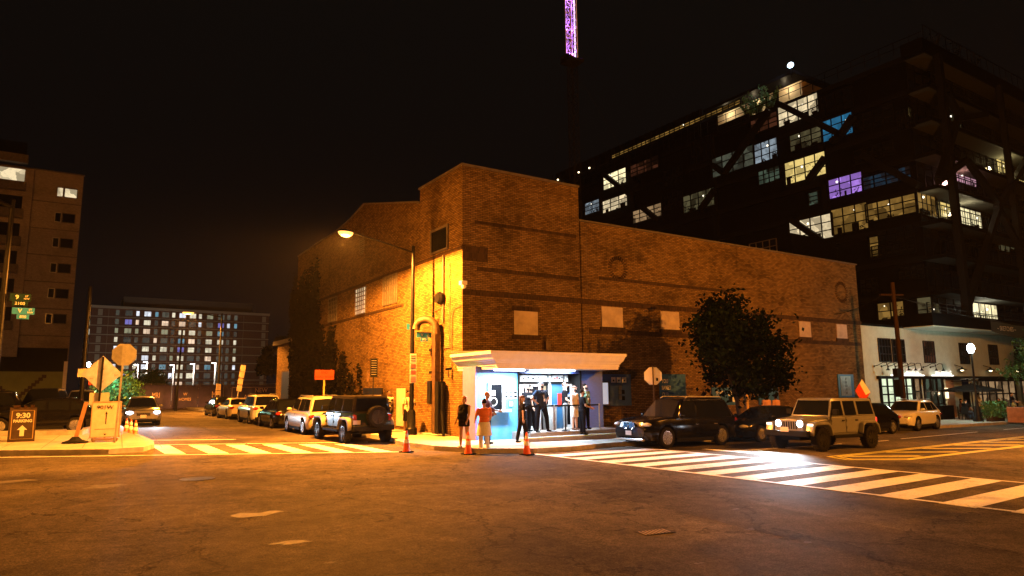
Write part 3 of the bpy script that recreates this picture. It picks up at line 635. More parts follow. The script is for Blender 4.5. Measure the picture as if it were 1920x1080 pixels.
# ticket window in the blue wall
f = MB()
for a in ((13.78, 13.88, 1.3, 2.36), (14.42, 14.52, 1.3, 2.36), (13.88, 14.42, 2.28, 2.36)): f.box(a[0], a[1], 22.9, 23.0, a[2], a[3])
f.box(13.7, 14.75, 22.78, 23.0, 1.22, 1.3); p = f.build('ticket_window', 'white', T, W=True)
f = MB(); f.box(13.88, 14.42, 22.95, 22.965, 1.3, 2.28); f.build('pane', 'glass', p, W=True)
f = MB(); f.lathe([(0, 0), (.17, 0), (.17, .012), (0, .012)], (14.02, 22.93, 1.62), 20, 'y'); f.box(13.9, 14.1, 22.93, 22.95, 1.85, 2.05); f.build('window_notice', 'white', p, W=True)
f = MB(); f.lathe([(0.1, 0), (.13, 0), (.13, .006), (0.1, .006)], (14.02, 22.917, 1.62), 20, 'y'); f.build('notice_mark', 'dark_letter', p, W=True)
for i in range(3):
    x = 14.42+i*.22; f = MB(); f.box(x+.12, x+.3, 22.982, 23, 1.72, 2.02); p = f.build('poster', 'white', T, W=True)
    f = MB(); f.box(x+.13, x+.16, 22.978, 22.982, 1.73, 2.01); f.box(x+.26, x+.29, 22.978, 22.982, 1.73, 2.01); f.lathe([(0, 0), (.05, 0), (.05, .004), (0, .004)], (x+.21, 22.978, 1.80), 12, 'y'); f.lathe([(0, 0), (.05, 0), (.05, .004), (0, .004)], (x+.21, 22.978, 1.95), 12, 'y'); f.build('poster_print', 'dark_letter' if i != 1 else 'navy', p, W=True)
f = MB(); f.box(14.74, 14.98, 22.982, 23, 1.4, 1.64); p = f.build('notice', 'teal', T, W=True)
f = MB()
for k in range(4): f.box(14.77, 14.95, 22.978, 22.982, 1.43+k*.05, 1.45+k*.05)
f.build('notice_print', 'letter', p, W=True)
f = MB(); f.box(13.38, 13.75, 22.98, 23, 2.46, 2.53); f.box(14.4, 15.0, 22.98, 23, 2.5, 2.515); f.build('name_strip', 'white', T, W=True)
# canopy: stepped cornice on three sides
CX0, CX1, CY0 = 13.2, 19.8, 21.7
def ring_(q, x0, x1, y0, z0, z1, x0b, x1b, y0b):     # sloping band between two outlines (lower first)
    P = [(x0, Y0-.06, z0), (x0, y0, z0), (x1, y0, z0), (x1, Y0-.06, z0), (x0b, Y0-.06, z1), (x0b, y0b, z1), (x1b, y0b, z1), (x1b, Y0-.06, z1)]
    q.add(P, [(0, 1, 5, 4), (1, 2, 6, 5), (2, 3, 7, 6)])
q = MB(); e0 = .0
prof = [(-.30, 2.86), (-.30, 2.97), (-.26, 2.975), (-.26, 3.07), (-.2, 3.1), (-.2, 3.13), (-.08, 3.22), (-.02, 3.33), (.02, 3.4), (.06, 3.41), (.06, 3.52)]
for (a, z0), (b_, z1) in zip(prof, prof[1:]): ring_(q, CX0-a, CX1+a, CY0-a*.0+(-a if False else -a*.35-.1+.1), z0, z1, CX0-b_, CX1+b_, CY0-b_*.35)
q.add([(CX0+.3, CY0+.105, 2.86), (CX1-.3, CY0+.105, 2.86), (CX1-.3, Y0-.06, 2.86), (CX0+.3, Y0-.06, 2.86)], [(0, 1, 2, 3)])
q.add([(CX0-.06, CY0-.021, 3.52), (CX1+.06, CY0-.021, 3.52), (CX1+.06, Y0-.06, 3.56), (CX0-.06, Y0-.06, 3.56)], [(0, 1, 2, 3)])
q.build('canopy', 'cream', T, W=True)
q = MB(); q.add([(CX0-.02, CY0+.05, 3.53), (CX1+.0, CY0+.05, 3.53), (CX1+.1, Y0-.06, 3.66), (CX0-.02, Y0-.06, 3.66)], [(0, 1, 2, 3)]); q.add([(CX0-.02, CY0+.05, 3.53), (CX0-.02, Y0-.06, 3.66), (CX0-.02, Y0-.06, 3.53)], [(0, 1, 2)]); q.build('canopy_roof', 'coping', T, W=True)
for x, wd in ((14.3, 1.3), (16.6, 1.5)):
    q = MB(); q.box(x-wd/2, x+wd/2, 22.1, 22.3, 2.79, 2.855); o = q.build('light_strip', 'led_strip', T, W=True)
    light('AREA', 'strip_light', (x, 22.2, 2.77), LED, 400 if x < 15 else 200, T, (x, 22.2, 0), wd, sy=.2)
light('AREA', 'porch_light', (16.8, 22.8, 2.8), LED, 170, T, (16.8, 23.0, 0), 2.2, sy=.25)
q = MB(); q.box(15.7, 17.9, 22.7, 22.9, 2.82, 2.855); q.build('light_strip', 'led_strip', T, W=True)
# platform and steps
q = MB(); q.box(14.9, 19.7, 21.75, 24.6, zs-.4, ZP); q.build('porch_platform', 'concrete', T, W=True, bevel=.015)
q = MB(); q.box(14.4, 19.3, 21.35, 21.745, zs-.4, zs+.15); q.build('step', 'concrete', T, W=True, bevel=.015)
q = MB(); q.box(14.4, 19.3, 21.34, 21.35, zs+.12, zs+.15); q.build('step_edge', 'yellow_line', T, W=True)

# ================================================================== STREET LAMPS
def cobra(label, base, top_h, head, energy, group=None, col_='wood', lit=True, cone=168, sleeve=None, lens_r=.2, name='street_lamp', blend=.12, arm_r=.05, kind='SPOT'):
    bz = Vector(base); t = thing(name, label, 'street lamp', bz, group=group); hd = Vector(head)-bz
    q = MB(); q.lathe([(.26, 0), (.26, .25), (.2, .32), (.19, .95), (.13, 1.05), (.0, 1.05)], n=8); q.build('base', 'black_metal', t, smooth=True)
    q = MB(); q.tube((0, 0, 1), (0, 0, top_h), .105, .075, 12); q.ball((0, 0, top_h), .08); q.build('pole', 'black_metal', t, smooth=True)
    side = Vector((hd.x, hd.y, 0)); L = side.length; u = side.normalized(); z0 = top_h-.25; P = []
    for k in range(9):
        s = k/8; P.append(u*(L-.3)*s+Vector((0, 0, z0+(hd.z+.08-z0)*(1-(1-s)**1.2))))
    q = MB(); q.path(P, [arm_r*(1-.35*k/8) for k in range(9)], 8); q.build('arm', 'black_metal', t, smooth=True)
    a = math.atan2(u.y, u.x); rot = Matrix.Rotation(a, 3, 'Z')
    q = MB(); q.ball((0, 0, 0), (.36, .17, .11), 16, 10)
    q.v = [tuple((rot @ Vector((x, y, max(z, -.015))))+hd+Vector((0, 0, .08))) for x, y, z in q.v]; h = q.build('lamp_head', 'galv' if not lit else 'black_metal', t, smooth=True)
    q = MB(); q.ball((0, 0, 0), (lens_r*1.1, lens_r*.8, .19), 16, 10)
    q.v = [tuple((rot @ Vector((x, y, min(z, .0))))+hd+Vector((0, 0, .055))) for x, y, z in q.v]; q.build('lens', 'sodium_lens' if lit else 'lens', h, smooth=True)
    if lit: light(kind, 'lamp_light', Vector(head)+Vector((0, 0, -.12)), SODIUM, energy, t, size=.14, cone=cone, blend=blend)
    if lit and kind == 'SPOT': light('POINT', 'lamp_spill', Vector(head)+Vector((0, 0, -.3)), SODIUM, energy*.015, t, size=.1)
    return t
main_base = at(12.6, 27.4, .15)
main = cobra('tall black street lamp glowing orange on the club corner, behind the traffic cone', main_base, 8.2, tuple(gD(648, 438, 28)), 95000, cone=177, blend=.16, lens_r=.3)
def board(name, parent, c, wd, h, mat, face=FRONT, th=.012, rim=None):
    """a flat sign in the parent's frame, c = centre"""
    q = MB()
    if face is FRONT: q.box(c[0]-wd/2, c[0]+wd/2, c[1]-th, c[1], c[2]-h/2, c[2]+h/2)
    else: q.box(c[0]-th, c[0], c[1]-wd/2, c[1]+wd/2, c[2]-h/2, c[2]+h/2)
    return q.build(name, mat, parent)
p = board('street_name_sign', main, (.52, -.1, 4.28), .72, .22, 'sign_green'); text('lettering', 'V', .17, 'letter', p, (.42, -.118, 4.28), FRONT); text('lettering', 'ST\nNW', .075, 'letter', p, (.72, -.118, 4.28), FRONT)
p = board('block_number_sign', main, (.52, -.1, 4.08), .36, .16, 'sign_green'); text('lettering', '800', .13, 'letter', p, (.52, -.118, 4.08), FRONT)
board('side_sign', main, (-.22, -.05, 4.62), .14, .26, 'sign_green')
q = MB(); q.box(.07, .9, -.1, -.085, 4.4, 4.42); q.build('sign_bracket', 'galv', main)
for i, (z, h) in enumerate([(3.25, .4), (2.92, .22), (2.66, .22), (2.36, .34)]):
    p = board('parking_sign', main, (0, -.12, z), .3, h, 'white'); 
    for k in range(3): q = MB(); q.box(-.11, .11, -.138, -.132, z-h*.3+k*h*.26, z-h*.3+k*h*.26+.03); q.build('sign_print', 'red' if i else 'dark_letter', p)
lp = cobra('bare-armed street lamp with street name signs on the near left walk', at(-2.05, 29.8, .15), 8.6, (-4.4, 28.6, 9.3), 11000, lens_r=.22, arm_r=.07, blend=.5, cone=118)
def streetname(par, x, y, z, nm, num, mat1, fs=.2):
    p = board('street_name_sign', par, (x, y, z), .66, .23, mat1); text('lettering', nm, fs, 'letter', p, (x-.1, y-.018, z), FRONT); text('lettering', 'ST\nNW', .095, 'letter', p, (x+.2, y-.018, z), FRONT)
    b_ = board('block_number_sign', par, (x, y, z-.21), .36, .16, mat1); text('lettering', num, .13, 'letter', b_, (x, y-.018, z-.21), FRONT)
mt['sg2'] = M('street_sign_dark', (.012, .03, .03), .35); mt['gold'] = M('gold_lettering', (.8, .6, .3), .5); mt['board_letter'] = M('board_lettering', (.42, .42, .40), .6)
streetname(lp, .62, -.1, 4.62, 'V', '800', 'sign_green'); p = board('street_name_sign', lp, (.5, -.1, 5.1), .62, .27, 'sg2'); text('lettering', '9', .22, 'letter', p, (.4, -.118, 5.1), FRONT); text('lettering', 'ST\nNW', .09, 'letter', p, (.68, -.118, 5.1), FRONT)
b_ = board('block_number_sign', lp, (.5, -.1, 4.88), .46, .17, 'sg2'); text('lettering', '2100', .15, 'letter', b_, (.5, -.118, 4.88), FRONT)
far = cobra('orange-lit street lamp far down the left street above the fence', at(10.9, 62.5, .15), 8.3, tuple(gD(353, 587, 57)), 70000, lens_r=.42, cone=150)
for z, h in ((2.1, .55), (1.6, .35)): board('parking_sign', far, (0, -.12, z), .38, h, 'offwhite')
# lamps on the corners outside the picture: their light is what falls on the near road
cobra('street lamp on the near walk of the right street, outside the frame', at(31, 2.5, .15), 8.6, (30.6, 6.4, 8.8), 30000, kind='POINT')
cobra('street lamp behind the photographer, outside the frame', at(-16, -10.5, .15), 8.9, (-14, -8, 9.2), 50000, kind='POINT')

# white globe lamp by the restaurant
def globe(label, x, y, h, name='globe_lamp', s=1, e=750, lit='led_lens', light_on=True, group=None):
    t = thing(name, label, 'street lamp', at(x, y, .15), group=group)
    q = MB(); q.lathe([(.3*s, 0), (.3*s, .12), (.2*s, .3), (.16*s, .9), (.1*s, 1.0), (.09*s, 1.3), (.07*s, 1.35), (.055*s, h-.35), (.1*s, h-.28), (.12*s, h-.2), (0, h-.2)], n=12); q.build('post', 'black_metal', t, smooth=True)
    q = MB(); q.lathe([(.0, h-.2), (.12*s, h-.19), (.22*s, h+.05), (.2*s, h+.25), (.1*s, h+.38), (0, h+.42)], n=16); q.build('globe', lit, t, smooth=True)
    q = MB(); q.lathe([(.11*s, h+.375), (.06*s, h+.44), (.0, h+.55)], n=12); q.build('finial', 'black_metal', t, smooth=True)
    if light_on: light('POINT', 'lamp_light', t.location+Vector((-.1, -.35, h+.1)), (.72, 1.0, .80), e, t, size=.25)
    return t
wl_ = globe('white globe street lamp shining by the restaurant terrace', 48.9, 20.9, 4.55)
globe('small white lamp post glowing at the end of the brown apartment tower', 2.3, 100, 5.0, e=300)

# ================================================================== GLASS APARTMENT BLOCK
XG, YG, YF = 54.0, 25.66, 24.0
A = thing('glass_apartment_block', 'big black steel and glass apartment block with lit windows and diagonal braces', 'apartment block', (XG, YG, 0))
q = MB(); q.box(XG+.3, 110, YG, 76, 6.3, 28.0); q.build('cladding', 'cladding', A, W=True)
q = MB(); q.box(XG+.3, 110, YG+9, 76, 28.0, 28.3); q.box(XG+3.2, 108, YG+16, 76, 28.3, 31.2); q.build('penthouse', 'cladding', A, W=True)
floors = [6.35, 9.05, 11.75, 14.4, 17.05, 19.7, 22.4, 25.1, 27.9]
q = MB()
for z in floors: q.box(XG, XG+.32, YG, 76, z-.28, z+.12)
for y in (33.2, 45.2, 57, 69, 76): q.box(XG, XG+.32, y-.25, y+.25, 6, 28)
q.build('spandrel_beam', 'beam', A, W=True)
for z in floors:
    e_ = 28.45 if z > 27 else z
    q = MB(); q.box(XG-.05 if z < 27 else XG-.3, 110, YF, YG, z-.26, z if z < 27 else z+.9); q.build('balcony_slab' if z < 27 else 'roof_fascia', 'cladding', A, W=True)
    q = MB(); q.add([(XG+.1, YF+.1, z-.265), (110, YF+.1, z-.265), (110, YG, z-.265), (XG+.1, YG, z-.265)], [(0, 1, 2, 3)]); q.build('balcony_soffit', 'soffit', A, W=True)
# glazed right face with balcony doors, floor by floor
rngw = random.Random(5)
for k in range(8):
    z = floors[k]; z1 = floors[k+1]-.3
    q = MB()
    for i in range(36): x = XG+.2+i*1.25; q.box(x, x+.09, YG-.07, YG, z+.003, z1)
    q.box(XG, XG+44, YG-.06, YG, z+1.9, z+1.98); q.build('balcony_glazing_bar', 'mullion', A, W=True)
    q = MB(); q.box(XG+.2, XG+44, YG-.03, YG-.01, z+.05, z1); q.build('balcony_glazing', 'glass', A, W=True)
    q = MB()
    for i in range(120): x = XG+.1+i*.36; q.box(x, x+.03, YF+.02, YF+.05, z+.003, z+1.0)
    q.box(XG, XG+44, YF, YF+.06, z+1.0, z+1.06); q.box(XG, XG+44, YF+.01, YF+.05, z+.12, z+.16); q.build('balcony_railing', 'mullion', A, W=True)
def rwin(x0, y0, x1, y1, pm, nu, nv=2):
    a = gY(x0, y0, YG-.075); c_ = gY(x1, y1, YG-.075); z0, z1 = min(a.z, c_.z), max(a.z, c_.z)
    grid_window('lit_window', A, (a.x, YG-.08, z0), (c_.x-a.x, 0, 0), (0, 0, z1-z0), nu, nv, 0, pm, 'mullion', .07, .05, (0, -1, 0))
    return (a+c_)/2
for a in [(1764, 408, 1798, 388, 'p_yellow', 3), (1800, 424, 1838, 399, 'p_bright', 4), (1786, 338, 1829, 330, 'p_pink', 4), (1870, 326, 1897, 308, 'p_yellow', 3), (1826, 607, 1868, 573, 'p_bright', 4), (1770, 228, 1800, 219, 'p_dim', 5), (1703, 219, 1710, 204, 'p_yellow', 1), (1898, 352, 1920, 352-12, 'p_yellow', 2), (1722, 400, 1752, 366, 'p_amber', 4), (1740, 600, 1760, 570, 'p_dim', 2), (1876, 470, 1900, 452, 'p_dim', 3)]: rwin(*a)
for (x_, y_, cl, e_) in [(1815, 385, (1, .85, .5), 220), (1806, 325, (1, .45, .4), 160), (1850, 565, (1, .95, .7), 220), (1885, 290, (1, .8, .35), 200), (1745, 365, (1, .8, .4), 25)]:
    c = gY(x_, y_, YG-.8); zf = max([f_ for f_ in floors if f_ < c.z-.2] or [6.35]); light('POINT', 'balcony_light', (c.x, YG-.7, zf+1.7), cl, e_, A, size=.2)
for x, wd in ((55.9, .5), (66.5, .42), (78, .42), (90, .42)):
    q = MB(); q.bar((x, YF-.15, 6.2), (x-.3, YF-.15, 27.8), wd); q.build('column', 'beam', A, W=True)
def brace(a, b_, wd=.42, n='brace'):
    q = MB(); q.bar(a, b_, wd); q.build(n, 'beam', A, W=True)
brace(gY(1875, 383, YF-.2), gY(1806, 600, YF-.2)); brace(gY(1868, 383, YF-.2), gY(1915, 470, YF-.2)); brace(gY(1875, 383, YF-.2), gY(1930, 290, YF-.2)); brace(gY(1760, 335, YF-.2), gY(1802, 205, YF-.2)); brace(gY(1802, 222, YF-.2), gY(1775, 175, YF-.2)); brace(gY(1802, 222, YF-.2), gY(1848, 215, YF-.2)); brace(gY(1875, 383, YF-.2), gY(1812, 300, YF-.2)); brace(gY(1812, 300, YF-.2), gY(1760, 340, YF-.2))
# the long left face: lit and unlit factory windows
def lwin(x0, y0, x1, y1, pm, nu, nv=3, name='lit_window', k=True):
    s = lambda x, y: (1000+x/2.0772, 40+y/2.0772) if k else (1580+x/3.1765, 300+y/3.1765)
    a = gX(*s(x0, y0), XG); c_ = gX(*s(x1, y1), XG); z0, z1 = min(a.z, c_.z), max(a.z, c_.z)
    grid_window(name, A, (XG-.02, a.y, z0), (0, c_.y-a.y, 0), (0, 0, z1-z0), nu, nv, 0, pm, 'mullion', .09, .08, OX)
for a in [(958, 415, 1108, 275, 'p_warmw', 4), (1003, 512, 1125, 402, 'p_dim', 3), (1127, 475, 1242, 350, 'p_blue', 3), (985, 640, 1137, 503, 'p_yellow', 4), (1155, 695, 1280, 583, 'p_purple', 3),
          (1285, 660, 1470, 560, 'p_dblue', 4), (700, 612, 860, 478, 'p_dimgreen', 4), (862, 560, 950, 450, 'p_cool', 3), (587, 750, 705, 645, 'p_dim', 4), (275, 660, 362, 567, 'p_bright', 3), (272, 750, 367, 668, 'p_warmw', 3),
          (203, 757, 258, 690, 'p_cool', 2), (380, 610, 488, 520, 'p_red', 4), (390, 790, 500, 705, 'p_shopdim', 4), (850, 445, 950, 348, 'p_red', 3), (1003, 875, 1165, 745, 'p_warmw', 4), (1167, 835, 1300, 702, 'p_amber', 3),
          (1300, 785, 1488, 668, 'p_amber', 4), (1093, 928, 1178, 868, 'p_yellow', 2), (1315, 920, 1345, 835, 'p_amber', 1), (1012, 925, 1050, 890, 'p_dim', 1), (1075, 720, 1110, 660, 'p_greenshop', 1)]: lwin(*a)
lwin(215, 955, 365, 838, 'p_amber', 2, 2, k=False); lwin(455, 968, 530, 812, 'p_dim', 1, 2, k=False)
for a in [(510, 650, 580, 560), (620, 560, 690, 440), (505, 740, 580, 655), (1110, 380, 1240, 250), (1250, 440, 1400, 320), (880, 640, 960, 560), (1250, 560, 1400, 460), (1350, 880, 1480, 790), (1200, 860, 1300, 850), (720, 430, 840, 360), (110, 790, 190, 700), (1420, 430, 1480, 330)]: lwin(*a, 'p_greenshop' if a[0] == 880 else 'glass', 4, 3, 'window')
lwin(115, 800, 205, 700, 'glass', 3, 3, 'window', False); lwin(0, 960, 100, 845, 'glass', 3, 2, 'window', False); lwin(340, 720, 480, 620, 'glass', 4, 3, 'window', False); lwin(180, 590, 430, 470, 'glass', 6, 3, 'window', False)
def lb(x0, y0, x1, y1): brace(gX(1000+x0/2.0772, 40+y0/2.0772, XG-.3), gX(1000+x1/2.0772, 40+y1/2.0772, XG-.3), .5)
for a in [(950, 318, 1198, 442), (1198, 442, 1246, 368), (918, 345, 742, 592), (742, 592, 700, 560), (1137, 530, 1072, 618), (1000, 770, 1176, 892), (276, 598, 372, 672), (706, 655, 650, 735), (420, 722, 480, 770), (1198, 442, 1160, 470), (372, 672, 410, 620), (1280, 520, 1500, 640)]: lb(*a)
# roof terrace: lit lounge, glass balustrade, plants, flood lamp
zt = 28.3
q = MB(); q.box(XG+2.6, XG+8, 36.2, 46.2, zt, zt+2.6); q.build('roof_lounge', M('lounge_wall', (.6, .5, .36), .7), A, W=True)
for y in (37.5, 41, 44.5): light('POINT', 'lounge_light', (XG+1.9, y, zt+2.2), (1, .78, .45), 60, A, size=.15)
q = MB(); q.box(XG+.6, XG+8.4, 35.6, 46.4, zt+2.6, zt+2.9); q.box(XG+2.4, XG+2.7, 38.7, 39.2, zt, zt+2.6); q.build('lounge_roof', 'beam', A, W=True)
lwin(307, 537, 808, 303, 'p_amber', 26, 2, 'terrace_glazing')
q = MB()
for i in range(42): y = YG-.5+i*1.2; q.bar((XG+.1, y, 28.3), (XG+.1, y, 29.45), .05)
for z in (29.45, 28.9): q.bar((XG+.1, YG-1.5, z), (XG+.1, 75, z), .05)
for i in range(20): q.bar((XG+i*1.2, YF, 28.8), (XG+i*1.2, YF, 29.9), .05)
q.bar((XG, YF, 29.9), (XG+24, YF, 29.9), .05); q.build('roof_railing', 'beam', A, W=True)
q = MB(); q.box(XG+.2, XG+.35, 46.3, 72, 29.8, 31.2)
for i in range(30): q.box(XG+.1, XG+.2, 46.5+i*.9, 46.6+i*.9, 28.0, 31.3)
q.build('terrace_canopy', 'mullion', A, W=True)
fl = gX(1483, 125, XG+.4); q = MB(); q.tube(fl-Vector((0, 0, 1.2)), fl, .05); q.box(fl.x-.15, fl.x+.1, fl.y-.2, fl.y+.2, fl.z-.1, fl.z+.2); o = q.build('flood_lamp', 'black_metal', A, W=True)
q = MB(); q.ball(fl+Vector((-.2, -.1, .05)), (.22, .30, .25), 16, 10); q.build('flood_lens', EM('flood_lens', (.62, .84, 1), 6), o, W=True, smooth=True)
light('POINT', 'flood_light', fl+Vector((-.3, -.3, .6)), LED, 500, A, size=.2)
for x_, y_ in ((1046, 337), (1085, 323), (1105, 315)):
    c = gX(x_, y_, XG-.1); q = MB(); q.ball(c, .11, 8, 6); q.build('roof_light', 'small_warm', A, W=True)
# lower setback block between the club roof and the tower
S = thing('stair_block', 'low dark block with a balcony rising just behind the brick parapet', 'building', (49, 34, 0))
q = MB(); q.box(47.5, 53.7, 32.3, 42, 0, 14.2); q.build('wall', 'cladding', S, W=True)
q = MB(); q.box(46.2, 47.5, 33, 42, 11.6, 12.0); q.build('balcony', 'soffit', S, W=True)
grid_window('window', S, (47.45, 36.2, 12.3), (0, -2.6, 0), (0, 0, 1.7), 4, 3, 0, 'glass', 'coping', .06, .06, OX)
grid_window('window', S, (47.45, 36.2, 10.2), (0, -2.4, 0), (0, 0, 1.1), 4, 2, 0, 'p_dim', 'mullion', .06, .06, OX)
# ================================================================== RESTAURANT BELOW
YR = 25.0; zr = G(55, 25)+.15
Q = thing('restaurant_building', 'pale two storey restaurant front with black shopfront and gooseneck lamps', 'restaurant', (43.6, YR, zr))
q = MB(); q.box(43.55, 90, YR, YR+3, 2.75, 6.05); q.box(43.55, 45.1, YR+.003, YR+3, zr-.3, 2.75)
for x in (50.4, 53.6, 58.7, 66.5): q.box(x, x+.45, YR+.01, YR+.5, zr-.3, 2.75)
q.box(43.55, 54.2, YR+.8, YR+9, 6.05, 6.35); q.build('wall', 'stucco', Q, W=True)
q = MB(); q.box(43.6, 54.2, YR-.1, YR+2, 6.05, 6.2); q.build('parapet', 'cladding', Q, W=True)
q = MB(); q.box(48.6, 90, 22.9, YG, 6.1, 6.95); q.build('overhang_fascia', 'cladding', Q, W=True)
q = MB(); q.box(48.7, 90, 22.95, YR, 6.04, 6.09); q.build('overhang_soffit', 'stucco', Q, W=True)
q = MB(); q.box(44.9, 90, YR-.22, YR, 2.55, 2.75); q.build('shopfront_fascia', 'black_metal', Q, W=True)
for x0, x1, pm in [(45.45, 46.9, 'glass'), (47.15, 48.7, 'glass'), (51.3, 52.8, 'p_red'), (56.6, 58.0, 'glass'), (61.4, 62.9, 'glass'), (66, 67.5, 'glass')]:
    grid_window('window', Q, (x0, YR-.01, 3.7), (x1-x0, 0, 0), (0, 0, 1.55), 4, 3, 0, pm, 'black_metal', .06, .06, (0, -1, 0))
grid_window('shop_window', Q, (45.3, YR+.02, zr+.15), (4.0, 0, 0), (0, 0, 2.45-zr), 5, 5, 0, 'p_shop', 'black_metal', .09, .1, (0, -1, 0))
grid_window('shop_window', Q, (49.5, YR+.02, zr+.1), (.85, 0, 0), (0, 0, 2.5-zr), 1, 3, 0, 'p_shopdim', 'black_metal', .1, .1, (0, -1, 0))
grid_window('shop_window', Q, (50.9, YR+.02, zr+.1), (2.6, 0, 0), (0, 0, 2.5-zr), 3, 3, 0, 'p_greenshop', 'black_metal', .16, .1, (0, -1, 0))
q = MB(); q.box(54.1, 55.9, YR+.3, YR+.5, zr-.1, 2.5); q.build('entrance_screen', M('brick_screen', (.35, .2, .12), .8, var=.3), Q, W=True)
q = MB(); q.box(56.0, 58.7, YR+1.0, YR+1.2, zr-.1, 2.5); q.build('side_wall', 'stucco', Q, W=True)
grid_window('shop_window', Q, (59.2, YR+.4, zr+.5), (7.2, 0, 0), (0, 0, 2.0-zr), 6, 2, 0, 'p_shopdim', 'black_metal', .08, .1, (0, -1, 0))
grid_window('shop_window', Q, (67, YR+.4, zr+.4), (9, 0, 0), (0, 0, 2.1-zr), 7, 2, 0, 'p_shopdim', 'black_metal', .08, .1, (0, -1, 0))
for i in range(3): q = MB(); q.box(68+i*1.1, 68.7+i*1.1, YR+.3, YR+.34, 1.35+.1*(i % 2), 1.5+.12*(i % 2)); q.build('neon_sign', EM('red_neon%d' % i, (1, .08, .05), 1.4), Q, W=True)
# raised letters standing on the fascia, lit from below
text('sign_lettering', 'ATLANTIC', .62, 'letter', Q, (48.6, YR-.2, 3.02), FRONT, .03, 'CENTER', 1.12, .02, W=True)
text('sign_lettering', 'PLUMBING', .5, 'letter', Q, (53.4, YR-.2, 2.97), FRONT, .03, 'CENTER', .95, .02, W=True)
for x, wd in ((48.6, 4.2), (53.4, 3.0)):
    q = MB(); q.box(x-wd/2, x+wd/2, YR-.2, YR-.1, 2.755, 2.83); q.build('sign_uplight', EM('sign_uplight%d' % int(x), (1, .97, .85), 3), Q, W=True)
    light('AREA', 'uplight', (x, YR-.35, 2.85), (1, .97, .85), 14, Q, (x, YR-.1, 4), wd, sy=.1)
for i, x in enumerate([44.7, 45.6, 46.4, 47.3, 48.2, 49.0, 51.0, 52.0]):
    q = MB(); q.path([(x, YR, 3.38), (x+.1, YR-.25, 3.45), (x+.25, YR-.5, 3.62), (x+.45, YR-.62, 3.6), (x+.5, YR-.65, 3.3)], .022, 6); q.lathe([(.02, 3.32), (.05, 3.22), (.14, 3.1), (0.13, 3.1)], (x+.5, YR-.65, 0), 10); q.lathe([(0, 0), (.07, 0), (.07, .04), (0, .04)], (x, YR-.05, 3.38), 8, 'y'); q.build('gooseneck_lamp', 'black_metal', Q, W=True)
for x in (55.6, 60.2, 65.0, 69.6):
    q = MB(); q.lathe([(.05, 3.45), (.08, 3.35), (.32, 3.22), (.34, 3.2), (.3, 3.2)], (x, YR-.5, 0), 14); q.bar((x, YR-.5, 3.42), (x, YR, 3.6), .04); o = q.build('wall_lamp', 'black_metal', Q, W=True)
    q = MB(); q.ball((x, YR-.5, 3.18), (.12, .12, .07), 8, 6); q.build('bulb', 'small_warm', o, W=True)
    light('SPOT', 'wall_lamp_light', (x, YR-.45, 3.16), (1, .88, .62), 130, Q, (x, YR-.1, 0), .05, 120, .3)
c = (53.9, YR-.12, 1.6); q = MB(); q.box(53.75, 53.95, YR-.16, YR, 1.15, 1.9); q.build('sconce', EM('sconce', (1, .72, .4), 2.2), Q, W=True); light('POINT', 'sconce_light', (53.85, YR-.5, 1.5), (1, .7, .4), 25, Q)
light('AREA', 'terrace_fill', (60.5, 24.6, 2.5), (1, .75, .45), 90, Q, (60, 21, 0), 8, sy=.3)  # area light without a fixture, added to brighten the diners
light('AREA', 'shop_glow', (47.3, YR-.3, 1.2), (.85, 1, .7), 30, Q, (47.3, YR-3, .6), 3.4, sy=1.6)
q = MB(); q.box(54.6, 63.5, 22.6, 24.9, 2.35, 2.42); q.bar((54.6, 22.6, 2.4), (54.6, 22.6, zr), .06); q.build('terrace_awning', 'black_metal', Q, W=True)
# protest banner on the balcony rail
t = thing('balcony_banner', 'white and dark lettered banner hung on the lowest balcony rail', 'banner', (56.5, 22.85, 6.6))
q = MB(); n = 16
for r_ in range(2): pass
V_ = [(57.0+i*.62, 22.85+.03*math.sin(i*1.3), 6.95-.35*math.sin(math.pi*i/n)-r_*.95) for r_ in range(2) for i in range(n+1)]
q.add(V_, [(i, i+1, n+2+i, n+1+i) for i in range(n)]); q.build('cloth', M('banner_cloth', (.05, .07, .08), .8), t, W=True, nofix=True)
text('lettering', '~ SKETCHES ~', .5, 'white', t, (59.4, 22.78, 6.25), FRONT, .003, W=True); text('lettering', 'X', .62, 'gold', t, (63.2, 22.78, 6.1), FRONT, .003, W=True); text('lettering', 'ATI', .62, 'white', t, (64.8, 22.78, 6.1), FRONT, .003, W=True)

# ================================================================== LEFT BUILDINGS
L_ = thing('brown_apartment_tower', 'brown brick apartment tower with small side windows and a painted mural base', 'building', (0, 88, .4))
q = MB(); q.box(-40, .1, 88, 104, -1, 26.3); q.box(-40, -4.4, 87.0, 87.997, 6, 26.0); q.build('wall', 'tower_brick', L_, W=True)
q = MB()
for z in (24.9, 21.9, 19.0, 16.1, 13.2, 10.3): q.box(-4.4, .12, 87.97, 88.02, z-2.05, z-1.95)
q.box(-40.1, .2, 87.9, 88.2, 26.3, 26.42); q.build('floor_band', 'coping', L_, W=True)
for i in range(6):
    z0 = gY(118, 363+47.5*i, 88).z-.35; pm = 'p_warmw' if i == 0 else 'glass'
    for a, b_ in ((-2.28, -1.66), (-1.6, -.35)):
        q = MB()
        for s in ((a, a+.07, z0, z0+.95), (b_-.07, b_, z0, z0+.95), (a, b_, z0+.95, z0+1.02), (a, b_, z0-.07, z0)): q.box(s[0], s[1], 87.93, 88.0, s[2], s[3])
        o = q.build('window', 'steel' if a < -2 else 'coping', L_, W=True); q = MB(); q.box(a+.07, b_-.07, 87.96, 87.99, z0, z0+.95); q.build('pane', pm, o, W=True)
